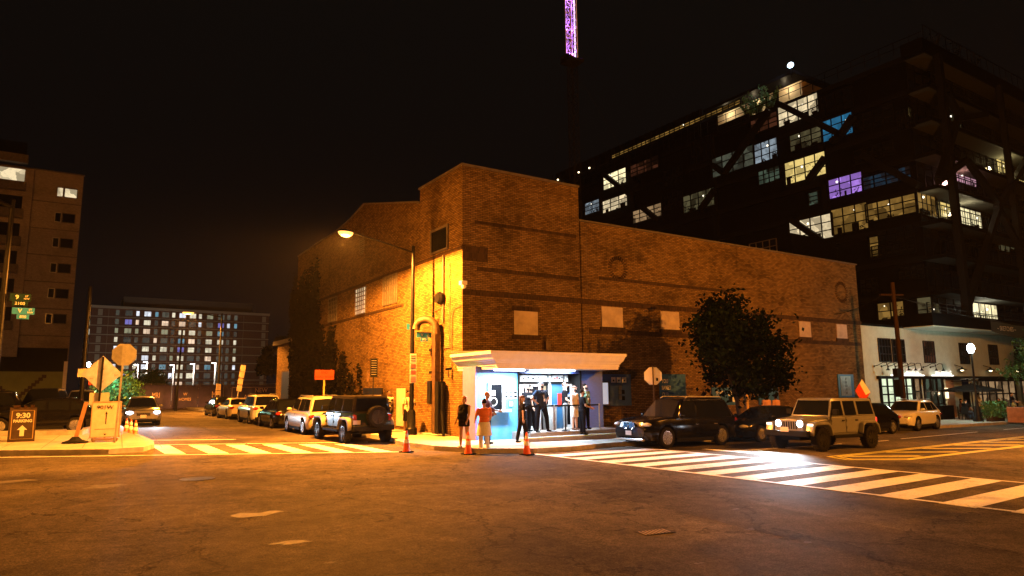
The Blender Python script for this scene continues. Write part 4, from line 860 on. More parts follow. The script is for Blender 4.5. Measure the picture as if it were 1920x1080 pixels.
for i in range(7):
    z = 8.7+i*2.95; q = MB(); q.box(-8.2, -5.0, 86.2, 87.0, z, z+.9); q.build('balcony', 'coping', L_, W=True)
    q = MB(); q.box(-8.0, -5.2, 86.96, 86.998, z+.9, z+2.4); q.build('balcony_window', 'glass' if i != 5 else 'p_warmw', L_, W=True)
q = MB(); q.box(-40, 0.0, 87.9, 88, 4.5, 7.0); q.build('dark_band', 'cladding', L_, W=True)
q = MB(); q.box(-40, -.25, 87.75, 87.9, -.5, 4.5); q.build('mural', 'mural_green', L_, W=True)
q = MB()
for i in range(9):
    for s in (-1, 1): q.box(-4.3+s*(.15+i*.28)-.2, -4.3+s*(.15+i*.28)+.2, 87.72, 87.75, 1.5+i*.29, 1.85+i*.29)
for i in range(6): q.box(-5.4+.22*i, -3.2-.22*i, 87.71, 87.74, .6+.2*i, .8+.2*i)
q.box(-9, -5.4, 87.72, 87.75, .2, 1.4); q.box(-2.7, -1.0, 87.7, 87.75, .2, 2.3); q.build('mural_pattern', M('mural_brown', (.06, .035, .03), .8), L_, W=True)
q = MB(); q.box(-.25, .1, 87.7, 87.9, -.5, 5.6); q.build('corner_pilaster', 'cream', L_, W=True)

E_ = thing('long_apartment_slab', 'long dark red brick apartment slab with pale floor bands and many lit windows', 'apartment block', (5, 215, 0))
XA, XB = 4.6, 50.9
q = MB(); q.box(XA, XB, 215, 235, -1, 25.6); q.box(XA+.01, XA+.1, 235, 300, -1, 25.6); q.build('wall', 'resi_brick', E_, W=True)
q = MB(); q.box(12.2, 46.8, 219, 232, 25.6, 29.3); q.build('roof_storey', M('roof_storey', (.13, .115, .10), .9, var=.1), E_, W=True)
q = MB(); q.box(XA-.2, XB+.2, 214.7, 236, 25.3, 26.0); q.build('roof_edge', 'resi_band', E_, W=True)
for k in range(10): q = MB(); q.box(XA-.1, XB+.1, 214.85, 236, 22.9-k*2.45, 23.12-k*2.45); q.build('floor_band', 'resi_band', E_, W=True)
for s in range(9):
    q = MB(); q.box(XA+1.5, XA+2.6, 214.9, 215, 23.3-s*2.45, 25.0-s*2.45); q.build('end_panel', 'resi_band', E_, W=True)
    q = MB(); q.box(XB-1.9, XB-.8, 214.9, 215, 23.3-s*2.45, 25.0-s*2.45); q.build('end_panel', 'resi_band', E_, W=True)
q = MB()
for k in range(8): q.box(8.6+5.0*k, 8.66+5.0*k, 214.88, 214.98, 0, 25)
q.build('pilaster', 'resi_band', E_, W=True)
rw = random.Random(21); xs = [(10.3, .9), (12.6, 1.8), (15.2, .9), (17.2, 1.8), (19.9, .9), (21.7, 1.8), (24.2, .9), (26.1, 1.8), (28.8, 1.8), (31.2, .9), (33.4, 1.8), (36.5, 1.8), (39.0, .9), (41.0, .9)]
for s_ in range(9):
    z = 23.5-s_*2.45
    q = MB(); q.box(XA-.12, XA-.0, 215, 300, 22.9-s_*2.45, 23.12-s_*2.45); q.build('floor_band', 'resi_band', E_, W=True)
    for y in (222, 236, 252, 270): q = MB(); q.box(XA-.1, XA, y, y+3.5, z, z+1.45); q.build('side_window', 'r%d' % rw.choice([4, 5, 5, 1, 4, 7]), E_, W=True)
cnt = 36; rest = {}
for fl_ in range(9):
    for x, wd in xs:
        z = 23.5-fl_*2.45; r = rw.random(); ci = rw.choice([0, 0, 1, 1, 1, 2, 2, 3, 6, 7, 7]) if r < .58 else (4 if r < .85 else 5); wd2 = wd*.95
        if fl_ > 6 and x > 30: r = .9; ci = 5
        if cnt < 98 and ci not in (4, 5):
            q = MB(); q.box(x, x+wd2, 214.93, 215, z, z+1.45); o = q.build('window', 'resi_band', E_, W=True); cnt += 1
            q = MB()
            for a, b_ in (((x+.06, x+wd2/2-.04), (x+wd2/2+.04, x+wd2-.06)) if wd > 1 else ((x+.06, x+wd2-.06),)): q.box(a, b_, 214.9, 214.93, z+.08, z+1.37)
            q.build('pane', 'r%d' % ci, o, W=True)
        else:
            q = rest.setdefault(ci, MB()); q.box(x, x+wd2, 214.93, 215, z, z+1.45); 
for ci, q in rest.items(): o = q.build('dim_glow_window', 'r%d' % ci, E_, W=True); o['kind'] = 'stuff'  # dim panes: their faint glow is emission put into the material
# the white lamps in the yard in front of it
def yard(i, x_, y_):
    d_ = 150; top = gD(x_, y_, d_); t = thing('yard_lamp', 'white lit yard lamp in front of the long apartment slab', 'yard lamp', (top.x, top.y, .2), group='yard lamps before the long slab')
    q = MB(); q.tube((0, 0, 0), (0, 0, top.z), .14, .1, 8); q.build('pole', M('lit_pole%d' % i, (.6, .62, .66), .5), t)
    q = MB(); q.box(-.8, .1, -.15, .15, top.z-.02, top.z+.12); q.build('lamp_head', 'small_white', t)
    light('POINT', 'yard_light', (top.x-.5, top.y-.8, top.z-.5), (1, .8, .6), 1900, t, size=.3)
for i, a in enumerate([(259, 686), (276, 681), (326, 687), (364, 685), (404, 683)]): yard(i, *a)
# ------------------------------------------------------------------ fence across the street end
fa, fb_ = Vector((2.6, 79.6, 0)), Vector((25, 85.6, 0)); fu = (fb_-fa).normalized(); ang = math.atan2(fu.y, fu.x); FL = (fb_-fa).length
t = thing('site_fence', 'tall construction fence hung with purple printed screens across the street end', 'fence', (fa.x, fa.y, .38), ang)
q = MB()
for k in range(10): q.tube((k*FL/9, 0, 0), (k*FL/9, 0, 2.75), .04, n=6)
q.tube((0, 0, 2.7), (FL, 0, 2.7), .03, n=6); q.build('frame', 'galv', t)
secs = [(0, 4.0, 'banner_grey', None), (4.05, 7.2, 'banner', 'MRI'), (7.25, 10.0, 'banner', 'W\nHOMES'), (10.05, 13.6, 'banner', 'MRI'), (13.65, 23, 'banner', 'NEW\nAPARTMENTS')]
for a, b_, m_, s in secs:
    q = MB(); n = int((b_-a)*3); VV = [(a+(b_-a)*i/n, -.07+.035*math.sin(i*2.1+a)+.01*math.sin(i*5.), z) for z in (.12, 1.3, 2.6) for i in range(n+1)]
    q.add(VV, [(j*(n+1)+i, j*(n+1)+i+1, (j+1)*(n+1)+i+1, (j+1)*(n+1)+i) for j in range(2) for i in range(n)]); o = q.build('screen', m_, t, smooth=True, nofix=True)
    if s == 'MRI': text('lettering', s, 1.05 if a > 9 else .8, 'copper', o, ((a+b_)/2+(.2 if a > 9 else 0), -.14, 1.5), FRONT, .004, sx=.62)
    elif s:
        for j, ln in enumerate(s.split('\n')): text('lettering', ln, .72 if a > 13 else .42, 'copper', o, ((a+b_)/2-1.0*(a > 13), -.14, 1.95-j*.75 if a > 13 else 1.6-j*.55), FRONT, .004, sx=.95)
q = MB(); q.box(13.8, 22.8, -.13, -.12, 2.3, 2.33); q.box(13.8, 13.83, -.13, -.12, .3, 2.3); q.build('screen_rule', 'copper', t)
q = MB()
rd = random.Random(4)
for i in range(16): 
    x = 4+i*.9; c0 = Vector((x, -.8-rd.random(), .05)); q.bar(c0-Vector((rd.uniform(.2, .7), rd.uniform(-.2, .2), 0)), c0+Vector((rd.uniform(.2, .6), .1, .05)), .12, .08)
o = q.build('timber_scraps', 'wood', loc=fa+Vector((0, 0, .38)), rz=ang); o['kind'] = 'stuff'; o['label'] = 'timber scraps and rubbish lying along the foot of the fence'
N = thing('small_brick_shed', 'small dark brick building with a pale eave beyond the club side wall', 'building', (13.8, 50.1, .3))
q = MB(); q.box(13.8, 26, 50.1, 55, -1, 5.7); q.build('wall', 'brick', N, W=True); q = MB(); q.box(13.5, 26, 50.1, 55.3, 5.7, 6.0); q.build('eave', 'coping', N, W=True)
q = MB(); q.box(13.74, 13.8, 51.2, 53.3, .3, 3.6); q.build('door', 'black_metal', N, W=True)

# ================================================================== WHEELS AND CARS
def wheel_meshes(r, wd, style, rim_m):
    q = MB(); h = wd/2
    q.lathe([(r*.62, -h*.82), (r*.80, -h), (r*.94, -h*.93), (r, -h*.6), (r, h*.6), (r*.94, h*.93), (r*.80, h), (r*.62, h*.82)], n=28, axis='y')
    if style == 'mud':
        for i in range(26):
            a = 2*math.pi*i/26; c0 = Vector((math.cos(a)*r, 0, math.sin(a)*r)); q.bar(c0+Vector((0, -h*.9, 0)), c0+Vector((0, h*.9, 0)), .035, .035)
    ty = q.build('tyre_src', 'tyre', smooth=True); tm = ty.data; bpy.data.objects.remove(ty)
    q = MB(); R2 = r*.66
    q.lathe([(R2*.92, -h*.70), (R2*.9, -h*.5), (R2*.2, -h*.45), (0, -h*.45)], n=28, axis='y'); q.mi = 1; q.lathe([(R2, -h*.86), (R2*.92, -h*.87), (R2*.90, -h*.72), (R2*.99, -h*.72)], n=28, axis='y')
    k = {'5': 5, '10': 10, 'mud': 8, '6': 6}[style]
    for i in range(k):
        a = 2*math.pi*i/k; d = Vector((math.cos(a), 0, math.sin(a)))
        for da in ((-.09, .09) if style in ('5', '6') else (0,)):
            d2 = Vector((math.cos(a+da), 0, math.sin(a+da))); q.bar(d*R2*.15+Vector((0, -h*.72, 0)), d2*R2*.93+Vector((0, -h*.84, 0)), .035 if k > 6 else .045, .05)
    q.lathe([(R2*.2, -h*.5), (R2*.2, -h*.8), (0, -h*.85)], n=12, axis='y')
    if style == 'mud':
        for i in range(8):
            a = 2*math.pi*(i+.5)/8; q.ball((math.cos(a)*R2*.8, -h*.86, math.sin(a)*R2*.8), .022, 6, 4)
    ri = q.build('rim_src', ['trim', rim_m], smooth=True); rm = ri.data; bpy.data.objects.remove(ri)
    return tm, rm
WM = {}
def add_wheels(t, wb, tr, r, wd, style, rim_m, xo=0):
    key = (r, wd, style, rim_m)
    if key not in WM: WM[key] = wheel_meshes(*key)
    tm, rm = WM[key]; 
    for sx in (-1, 1):
        for sy in (-1, 1):
            o = bpy.data.objects.new('wheel', tm); col.objects.link(o); o.parent = t; o.location = (xo+sx*wb/2, sy*tr/2, r-.01); o.rotation_euler.z = 0 if sy < 0 else math.pi
            p = bpy.data.objects.new('rim', rm); col.objects.link(p); p.parent = o
def interp(tab, x):
    if x <= tab[0][0]: return tab[0][1]
    for (a, b), (c, d) in zip(tab, tab[1:]):
        if x <= c: return b+(d-b)*((x-a)/(c-a) if c > a else 0)
    return tab[-1][1]
def paint(name, c, metal=.3, rough=.22, coat=.5, spec=.5):
    m = M(name, c, rough, metal, var=.04, vs=3, coat=coat); m.node_tree.nodes['Principled BSDF'].inputs['Specular IOR Level'].default_value = spec; return m
def car(name, label, cat, x, y, rz, paintm, L=4.6, W=1.86, H=1.7, wb=2.8, r=.36, gc=.24, belt=1.02, hood=.98, nose=.78, tail=.95, xwb=1.05, xwt=.35, xrt=-1.75, xrb=-2.15, rim='rim_silver', wstyle='5', plate=True, on=None, grille=None, group=None, h=0, rail=None, sedan=False, tails='tail', cols='trim', dim=1):
    t = thing(name, label, cat, at(x, y, h), rz, group); a = G(x+math.cos(rz), y+math.sin(rz))-G(x-math.cos(rz), y-math.sin(rz)); t.rotation_euler.y = -math.atan(a/2)
    hl = L/2
    top = [(-hl, tail-.16), (-hl+.1, tail-.02), (-hl+.3, tail), (xrb, belt-.02 if not sedan else tail+.02), (xwb, belt), (xwb+.35, hood), (hl-.45, nose+.08), (hl-.12, nose-.02), (hl, nose-.16)]
    if sedan: top = [(-hl, tail-.16), (-hl+.1, tail-.03), (-hl+.35, tail), (xrb, tail+.03), (xrb+.6, belt), (xwb, belt), (xwb+.3, hood), (hl-.45, nose+.07), (hl-.12, nose-.03), (hl, nose-.17)]
    def wf(x_): u = max(0, (abs(x_)-(hl-.7))/.7); return W/2*(1-.17*u**2.2)
    def zl(x_): u = max(0, (abs(x_)-(hl-.6))/.6); return gc+.10*u**2
    xs_ = [-hl, -hl+.04, -hl+.1]+[-hl+.2+i*(L-.4)/30 for i in range(31)]+[hl-.1, hl-.04, hl]
    def sect(x_):
        w_ = wf(x_); a_ = zl(x_); z_ = interp(top, x_); d = z_-a_
        e_ = 0 if abs(x_) < hl-.05 else .05
        w_ -= e_
        return [(w_-.16, a_+e_), (w_-.05, a_+.03+e_), (w_-.012, a_+.16), (w_, a_+d*.42), (w_-.004, a_+d*.62), (w_-.018, a_+d*.80), (w_-.05, z_-.05-e_), (w_-.12, z_-e_), (w_*.5, z_+.03-e_), (0, z_+.045-e_)]
    def yside(x_, z_):
        s = sect(x_); 
        for (y1, z1), (y2, z2) in zip(s, s[1:]):
            if z1 <= z_ <= z2: return y1+(y2-y1)*(z_-z1)/max(1e-5, z2-z1)
        return s[3][0]
    q = MB(); K = None; vs = []
    for x_ in xs_:
        s = sect(x_); ringp = [(x_, -y_, z_) for y_, z_ in s]+[(x_, y_, z_) for y_, z_ in s[-2::-1]]; K = len(ringp); vs += ringp
    n = len(xs_); fs = [(i*K+j, i*K+(j+1) % K, (i+1)*K+(j+1) % K, (i+1)*K+j) for i in range(n-1) for j in range(K)]+[tuple(range(K))[::-1], tuple(range((n-1)*K, n*K))]
    q.add(vs, fs); body = q.build('body', paintm, t)
    cq = MB()
    for sx in (-1, 1):
        for sy in (-1, 1): cq.lathe([(0, sy*(W/2-.34)), (r+.075, sy*(W/2-.34)), (r+.075, sy*(W/2+.3)), (0, sy*(W/2+.3))] if sy > 0 else [(0, -(W/2+.3)), (r+.075, -(W/2+.3)), (r+.075, -(W/2-.34)), (0, -(W/2-.34))], (sx*wb/2, 0, r), 28, 'y')
    cu2 = cq.build('cutter', 'tyre'); cu2.parent = t
    md = body.modifiers.new('c', 'BOOLEAN'); md.operation = 'DIFFERENCE'; md.object = cu2; md.solver = 'EXACT'; md.material_mode = 'TRANSFER' if hasattr(md, 'material_mode') else 'INDEX'
    bake(body); bpy.data.objects.remove(cu2)
    body.data.shade_smooth()
    try: body.data.set_sharp_from_angle(angle=R_(35))
    except Exception: pass
    # cabin
    wbm = W/2-.10; wtm = W/2-.30; zr = H-.03; zb_ = belt-.03
    roof = [(xrb, zb_), (xrt-.02, zr-.07), (xrt+.25, zr), (xwt-.55, zr), (xwt, zr-.05), (xwb, zb_)]
    def ys(z_): return wbm+(wtm-wbm)*max(0, (z_-zb_))/(H-zb_)
    xs2 = sorted({xrb, xrt-.02, xrt+.12, xrt+.25, xwt-.55, xwt-.25, xwt, xwb}|{xrb+(xrt-xrb)*.5}|{xwt+(xwb-xwt)*k for k in (.25, .5, .75)})
    vs = []
    for x_ in xs2:
        z_ = interp(roof, x_)+.002; s = [(ys(zb_)+.01, zb_-.12), (ys(zb_), zb_), (ys((zb_+z_)/2), (zb_+z_)/2), (ys(z_)-.0, max(zb_, z_-.05)), (ys(z_)-.06, z_), (ys(z_)*.5, z_+.022), (0, z_+.03)]
        ringp = [(x_, -y_, zz) for y_, zz in s]+[(x_, y_, zz) for y_, zz in s[-2::-1]]; K = len(ringp); vs += ringp
    q = MB(); n = len(xs2); q.add(vs, [(i*K+j, i*K+(j+1) % K, (i+1)*K+(j+1) % K, (i+1)*K+j) for i in range(n-1) for j in range(K)]+[tuple(range(K))[::-1], tuple(range((n-1)*K, n*K))]); q.build('cabin', paintm, t, smooth=True)
    def pane(nm, poly, s, m='glass', off=.012, fn=None):
        fn = fn or (lambda x_, z_: ys(z_)+.004); q = MB(); nn = len(poly)
        q.add([(x_, s*(fn(x_, z_)+off), z_) for x_, z_ in poly]+[(x_, s*(fn(x_, z_)-.004), z_) for x_, z_ in poly], [tuple(range(nn)) if s < 0 else tuple(range(nn))[::-1]]+[(i, (i+1) % nn, nn+(i+1) % nn, nn+i) for i in range(nn)]); return q.build(nm, m, t)
    z1, z2 = zb_+.05, zr-.1
    fr = lambda z_: xwb+(xwt-xwb)*(z_-zb_)/(zr-.05-zb_); rr_ = lambda z_: xrb+(xrt-xrb)*(z_-zb_)/(zr-.07-zb_)
    bp_ = (-.25 if wb > 2.6 else -.2)
    for s in (-1, 1):
        pane('side_window', [(bp_+.05, z1), (fr(z1)-.22, z1), (fr(z2)-.10, z2), (bp_+.05, z2)], s)
        x3 = -wb/2+.25
        pane('side_window', [(x3+.03, z1), (bp_-.05, z1), (bp_-.05, z2), (x3+.03, z2)], s)
        if rr_(z1) < x3-.35: pane('side_window', [(rr_(z1)+.22, z1+.03), (x3-.04, z1), (x3-.04, z2), (rr_(z2)+.26, z2-.02)], s)
        for xa, xb in ((bp_, xwb-.02), (x3-.05, bp_-.02)):      # doors
            q = MB(); za, zc = gc+.13, zb_-.08; nx, nz = 5, 6
            q.add([(xa+(xb-xa)*i/nx, s*(yside(xa+(xb-xa)*i/nx, za+(zc-za)*j/nz)+.007), za+(zc-za)*j/nz) for j in range(nz+1) for i in range(nx+1)], [(j*(nx+1)+i, j*(nx+1)+i+1, (j+1)*(nx+1)+i+1, (j+1)*(nx+1)+i) for j in range(nz) for i in range(nx)])
            d_ = q.build('door', paintm, t, smooth=True); q = MB(); hx = xa+.16; q.box(hx-.09, hx+.09, s*(yside(hx, zc-.1)+.005)-.018, s*(yside(hx, zc-.1)+.005)+.018, zc-.14, zc-.11); q.build('handle', 'chrome' if cols == 'chrome' else paintm, d_)
        q = MB(); q.ball((xwb-.28, s*(ys(zb_)+.13), zb_+.12), (.08, .12, .075), 10, 7); q.bar((xwb-.25, s*ys(zb_), zb_+.04), (xwb-.27, s*(ys(zb_)+.1), zb_+.09), .03); q.build('wing_mirror', paintm, t, smooth=True)
        if cols == 'chrome':
            P = [(fr(z1)-.1, z1-.03), (bp_, z1-.03), (rr_(z1)+.15, z1)]; q = MB()
            q.path([(a_, s*(ys(c_)+.02), c_) for a_, c_ in P+[(rr_(z2)+.1, z2+.0), (xrt+.35, z2+.045), (xwt-.1, z2+.04), (fr(z1)-.1, z1-.03)]], .013, 5); q.build('window_trim', 'chrome', t)
        if rail:
            q = MB(); q.path([(xrt+.15, s*(wtm-.03), H-.02), (xrt+.25, s*(wtm-.03), H+.035), (xwt-.4, s*(wtm-.03), H+.035), (xwt-.25, s*(wtm-.03), H-.02)], .02, 6); q.build('roof_rail', rail, t)
        q = MB(); q.box(-wb/2+r+.1, wb/2-r-.1, s*(W/2-.04)-.03, s*(W/2-.04)+.03, gc-.03, gc+.1); q.build('sill', cols if cols == 'trim' else 'trim', t)
        # lamps
        q = MB(); q.ball((hl-.17, s*(wf(hl-.2)-.17), nose-.09), (.20, .19, .075), 14, 8, Matrix.Rotation(-s*.5, 3, 'Z')); q.build('headlight', 'lens_on' if on else 'lens', t, smooth=True)
        q = MB(); q.ball((-hl+.10, s*(wf(-hl+.1)-.12), tail-.16), (.10, .20, .095), 14, 8, Matrix.Rotation(s*.3, 3, 'Z')); q.build('taillight', tails, t, smooth=True)
        q = MB(); q.ball((hl-.08, s*(W/2*.66), gc+.2), (.05, .13, .045), 10, 6); q.build('fog_lamp', 'lens', t, smooth=True)
    def cross(nm, xa, za, xb, zc, m_, o=1):          # windscreen or rear window
        d = Vector((zc-za, 0, -(xb-xa))).normalized()*o*.014; f1, f2 = .07, .92; P = []
        for f in (f1, f2): P.append((xa+(xb-xa)*f, za+(zc-za)*f))
        pts = [(P[0][0], -ys(P[0][1])+.07, P[0][1]), (P[0][0], ys(P[0][1])-.07, P[0][1]), (P[1][0], ys(P[1][1])-.08, P[1][1]+.0), (P[1][0], 0, P[1][1]+.035), (P[1][0], -ys(P[1][1])+.08, P[1][1]), (P[0][0], 0, P[0][1]+.02)]
        pts = [Vector(p)+d*1.6 for p in pts]; q = MB(); q.add([pts[0], pts[5], pts[1], pts[2], pts[3], pts[4]], [(0, 1, 4, 5), (1, 2, 3, 4)]); q.build(nm, m_, t, smooth=True)
    cross('windscreen', xwb, zb_, xwt, zr-.05, 'glass', -1 if xwb < xwt else 1); cross('rear_window', xrb, zb_, xrt, zr-.07, 'glass', -1)
    q = MB(); gw = .34
    if grille == 'kidney':
        for s in (-1, 1):
            q.ball((hl-.02, s*.17, nose-.13), (.05, .15, .12), 14, 8)
        q.build('grille', 'trim', t, smooth=True); q = MB()
        for s in (-1, 1):
            for k in range(7): q.bar((hl+.035, s*.17+(k-3)*.038, nose-.22), (hl+.035, s*.17+(k-3)*.038, nose-.04), .01)
            P = [(hl+.03, s*.17+.15*math.cos(a_*math.pi/6), nose-.13+.115*math.sin(a_*math.pi/6)) for a_ in range(13)]; q.path(P, .012, 5)
        q.build('grille_bar', 'chrome', t)
    else:
        q.box(hl-.1, hl+.005, -gw, gw, nose-.28, nose-.12); q.box(hl-.1, hl-.01, -gw*1.3, gw*1.3, gc+.12, gc+.27); q.build('grille', 'trim', t); q = MB()
        for k in range(4): q.box(hl, hl+.012, -gw, gw, nose-.27+k*.04, nose-.26+k*.04)
        q.build('grille_bar', 'chrome', t)
    q = MB(); q.box(hl-.12, hl+.03, -W*.36, W*.36, gc+.02, gc+.11); q.build('front_bumper', 'trim' if cols != 'chrome' else 'chrome', t, bevel=.02)
    q = MB(); q.box(-hl-.03, -hl+.15, -W*.4, W*.4, gc+.02, gc+.2); q.build('rear_bumper', 'trim', t, bevel=.02)
    if plate:
        q = MB(); q.box(hl+.028, hl+.04, -.15, .15, gc+.22, gc+.37); q.build('licence_plate', 'plate', t); q = MB(); q.box(-hl-.02, -hl+.0, -.15, .15, tail-.4, tail-.25); q.build('licence_plate', 'plate', t)
    q = MB(); q.box(-hl+.5, hl-.5, -W/2+.36, W/2-.36, gc-.04, gc+.25); q.build('chassis', 'trim', t)
    add_wheels(t, wb, W-.24, r, .24, wstyle, rim)
    if on:
        for s in (-1, 1): light('SPOT', 'headlight_beam', (hl+.12, s*(W/2-.25), nose-.1), LED, on, t, (hl+12, s*(W/2-.2), nose-1.1), .05, 70, .8, W=False)
    return t
def jeep(label, x, y, rz, bodym, topm, fenderm, rim_m, on=None, L=4.3, group=None, dz=0):
    t = thing('offroad_car', label, 'off-road car', at(x, y, dz), rz, group); a = G(x+math.cos(rz), y+math.sin(rz))-G(x-math.cos(rz), y-math.sin(rz)); t.rotation_euler.y = -math.atan(a/2)
    wb, r = 3.0, .41; xf, xr = 1.5, -1.5
    def arch(cx, r0, z0, n=9): return [(cx+r0*math.cos(a_), z0+r0*.92*math.sin(a_)) for a_ in [math.pi*k/(n-1) for k in range(n)]]
    # tub: side profile with real wheel openings
    prof_ = [(.72, .52), (.86, .62), (.86, 1.16), (-2.12, 1.16), (-2.14, .60)]+[(p[0], max(.56, p[1])) for p in arch(xr, .52, .5)][::-1]+[(-.95, .52)]
    q = MB(); q.prism(prof_, 'y', -.80, .80); q.build('body', bodym, t, bevel=.03, smooth=True)
    q = MB(); V_ = []
    for x_, w_, z0, z1 in ((.86, .78, .62, 1.15), (1.98, .62, .62, 1.08), (2.02, .60, .64, 1.05)):
        V_ += [(x_, -w_, z0), (x_, -w_, z1-.09), (x_, -w_+.1, z1), (x_, 0, z1+.035), (x_, w_-.1, z1), (x_, w_, z1-.09), (x_, w_, z0)]
    q.add(V_, [(i*7+j, i*7+(j+1) % 7, (i+1)*7+(j+1) % 7, (i+1)*7+j) for i in range(2) for j in range(7)]+[tuple(range(7)), tuple(range(14, 21))]); q.build('bonnet', bodym, t, bevel=.012, smooth=True)
    for s in (-1, 1):
        # flared wings
        for cx in (xf, xr):
            q = MB(); A0 = [(cx+.60, .62), (cx+.50, .92), (cx+.36, 1.0), (cx-.36, 1.0), (cx-.52, .90), (cx-.62, .60)]; 
            B0 = [(p[0]*1+(-.05 if p[0] > cx else .05), p[1]-.07) for p in A0]; y1, y2 = s*.66 if cx > 0 else s*.79, s*.96
            n = len(A0); P = [(a_, y1, b_) for a_, b_ in A0]+[(a_, y2, b_-.03) for a_, b_ in A0]+[(a_, y2, b_-.03) for a_, b_ in B0]+[(a_, y1, b_) for a_, b_ in B0]
            q.add(P, [(k*n+i, k*n+i+1, ((k+1) % 4)*n+i+1, ((k+1) % 4)*n+i) for k in range(4) for i in range(n-1)]+[(0, n, 2*n, 3*n), (n-1, 2*n-1, 3*n-1, 4*n-1)]); q.build('fender', fenderm, t, bevel=.015, smooth=True)
        q = MB(); q.box(-.92, .82, s*.86-.08, s*.86+.08, .42, .53); q.build('side_step', 'trim', t, bevel=.02)
        for xa, xb in ((-.08, .78), (-.93, -.12)):
            q = MB(); P = [(xa, .60), (xb-.0, .60), (xb, 1.14), (xa, 1.14)] if xa > -.5 else [(xa+.22, .60), (xb, .60), (xb, 1.14), (xa, 1.14), (xa-.0, .95)]
            q.prism(P, 'y', s*.80, s*.822); d_ = q.build('door', bodym, t, bevel=.012); q = MB(); q.box(xa+.08, xa+.22, s*.822-.005, s*.822+.03, 1.0, 1.04); q.build('handle', 'trim', d_)
            q = MB(); q.tube((xb-.02, s*.83, .72), (xb-.02, s*.83, .82), .02); q.tube((xb-.02, s*.83, .98), (xb-.02, s*.83, 1.06), .02); q.build('hinge', bodym, d_)
        ysd = lambda z_: .79-(z_-1.16)*.17
        for P, m_ in (([(-.02, 1.2), (.74, 1.2), (.50, 1.71), (-.02, 1.71)], 'glass'), ([(-.86, 1.2), (-.14, 1.2), (-.14, 1.71), (-.86, 1.71)], 'glass'), ([(-1.98, 1.22), (-1.0, 1.22), (-1.0, 1.70), (-1.93, 1.70)], 'glass')):
            q = MB(); n = len(P); q.add([(a_, s*(ysd(b_)+.012), b_) for a_, b_ in P]+[(a_, s*(ysd(b_)-.01), b_) for a_, b_ in P], [tuple(range(n))]+[(i, (i+1) % n, n+(i+1) % n, n+i) for i in range(n)]); q.build('side_window', m_, t)
        q = MB(); q.box(.60, .70, s*.92-.11, s*.92+.11, 1.22, 1.42); q.bar((.62, s*.8, 1.2), (.64, s*.88, 1.28), .04); q.build('wing_mirror', 'trim', t, bevel=.03)
        q = MB(); q.ball((2.02, s*.43, .93), (.07, .125, .125), 18, 10); q.build('headlight', 'lens_on' if on else 'lens', t, smooth=True)
        q = MB(); q.lathe([(.125, 1.96), (.15, 1.98), (.15, 2.05), (.13, 2.05)], (0, s*.43, .93), 20, 'x'); q.build('headlight_ring', bodym, t)
        q = MB(); q.ball((2.28, s*.52, .60), (.04, .07, .07), 12, 8); q.build('fog_lamp', 'lens_on' if on else 'lens', t, smooth=True)
        q = MB(); q.box(2.0, 2.07, s*.82-.09, s*.82+.09, .87, .94); q.build('indicator', 'lens_dim' if on else 'lens', t)
        q = MB(); q.box(-2.2, -2.12, s*.72-.07, s*.72+.07, .86, 1.1); q.build('taillight', 'tail_on' if on else 'tail', t, bevel=.015)
    # hard top with sloped screen frame
    V_ = [(.80, 1.16), (.50, 1.78), (.30, 1.82), (-2.02, 1.80), (-2.13, 1.16)]; q = MB(); n = len(V_)
    def sec(a_, b_): w_ = .79-(b_-1.16)*.17; return [(a_, -w_, b_), (a_, w_, b_)]
    vs = []
    for a_, b_ in V_: vs += sec(a_, b_)
    q.add(vs, [(2*i, 2*i+1, (2*i+3) % (2*n), (2*i+2) % (2*n)) for i in range(n)]+[tuple(2*i for i in range(n)), tuple(2*i+1 for i in range(n))]); q.build('hard_top', topm, t, bevel=.035, smooth=True)
    def scr(nm, xa, za, xb, zc, w0, w1, d, m_='glass'):
        q = MB(); q.add([(xa+d, -w0, za), (xa+d, w0, za), (xb+d, w1, zc), (xb+d, -w1, zc), (xa, -w0, za), (xa, w0, za), (xb, w1, zc), (xb, -w1, zc)], [(0, 1, 2, 3), (4, 5, 6, 7), (0, 1, 5, 4), (1, 2, 6, 5), (2, 3, 7, 6), (3, 0, 4, 7)]); q.build(nm, m_, t)
    scr('windscreen', .775, 1.21, .525, 1.73, .70, .62, .018); scr('rear_window', -2.122, 1.24, -2.035, 1.72, .66, .60, -.018)
    q = MB(); q.prism([(-.56, .70), (-.50, 1.06), (.50, 1.06), (.56, .70), (.5, .62), (-.5, .62)], 'x', 2.0, 2.05); q.build('grille', bodym, t, bevel=.015)
    q = MB()
    for k in range(7): q.box(2.035, 2.056, (k-3)*.095-.028, (k-3)*.095+.028, .74, 1.0)
    q.build('grille_slot', 'trim', t)
    q = MB(); q.box(2.1, 2.32, -.86, .86, .50, .70); q.box(1.7, 2.1, -.4, .4, .45, .6); q.build('front_bumper', 'trim', t, bevel=.03)
    q = MB(); q.box(-2.38, -2.16, -.84, .84, .50, .70); q.build('rear_bumper', 'trim', t, bevel=.03)
    q = MB(); q.box(2.32, 2.335, -.16, .16, .66, .82); q.build('licence_plate', 'plate', t); q = MB(); q.box(-2.22, -2.2, .50-.0, .80, .74, .90); q.build('licence_plate', 'plate', t)
    q = MB(); q.box(-1.9, 2.0, -.38, .38, .36, .54); q.tube((1.5, -.8, .42), (1.5, .8, .42), .05); q.tube((-1.5, -.8, .42), (-1.5, .8, .42), .05); q.build('chassis', 'trim', t)
    add_wheels(t, wb, 1.66, r, .27, 'mud', rim_m)
    tm, rm = WM[(r, .27, 'mud', rim_m)]
    o = bpy.data.objects.new('spare_wheel', tm); col.objects.link(o); o.parent = t; o.location = (-2.34, -.12, 1.02); o.rotation_euler = (0, 0, R_(-90)); p = bpy.data.objects.new('rim', rm); col.objects.link(p); p.parent = o
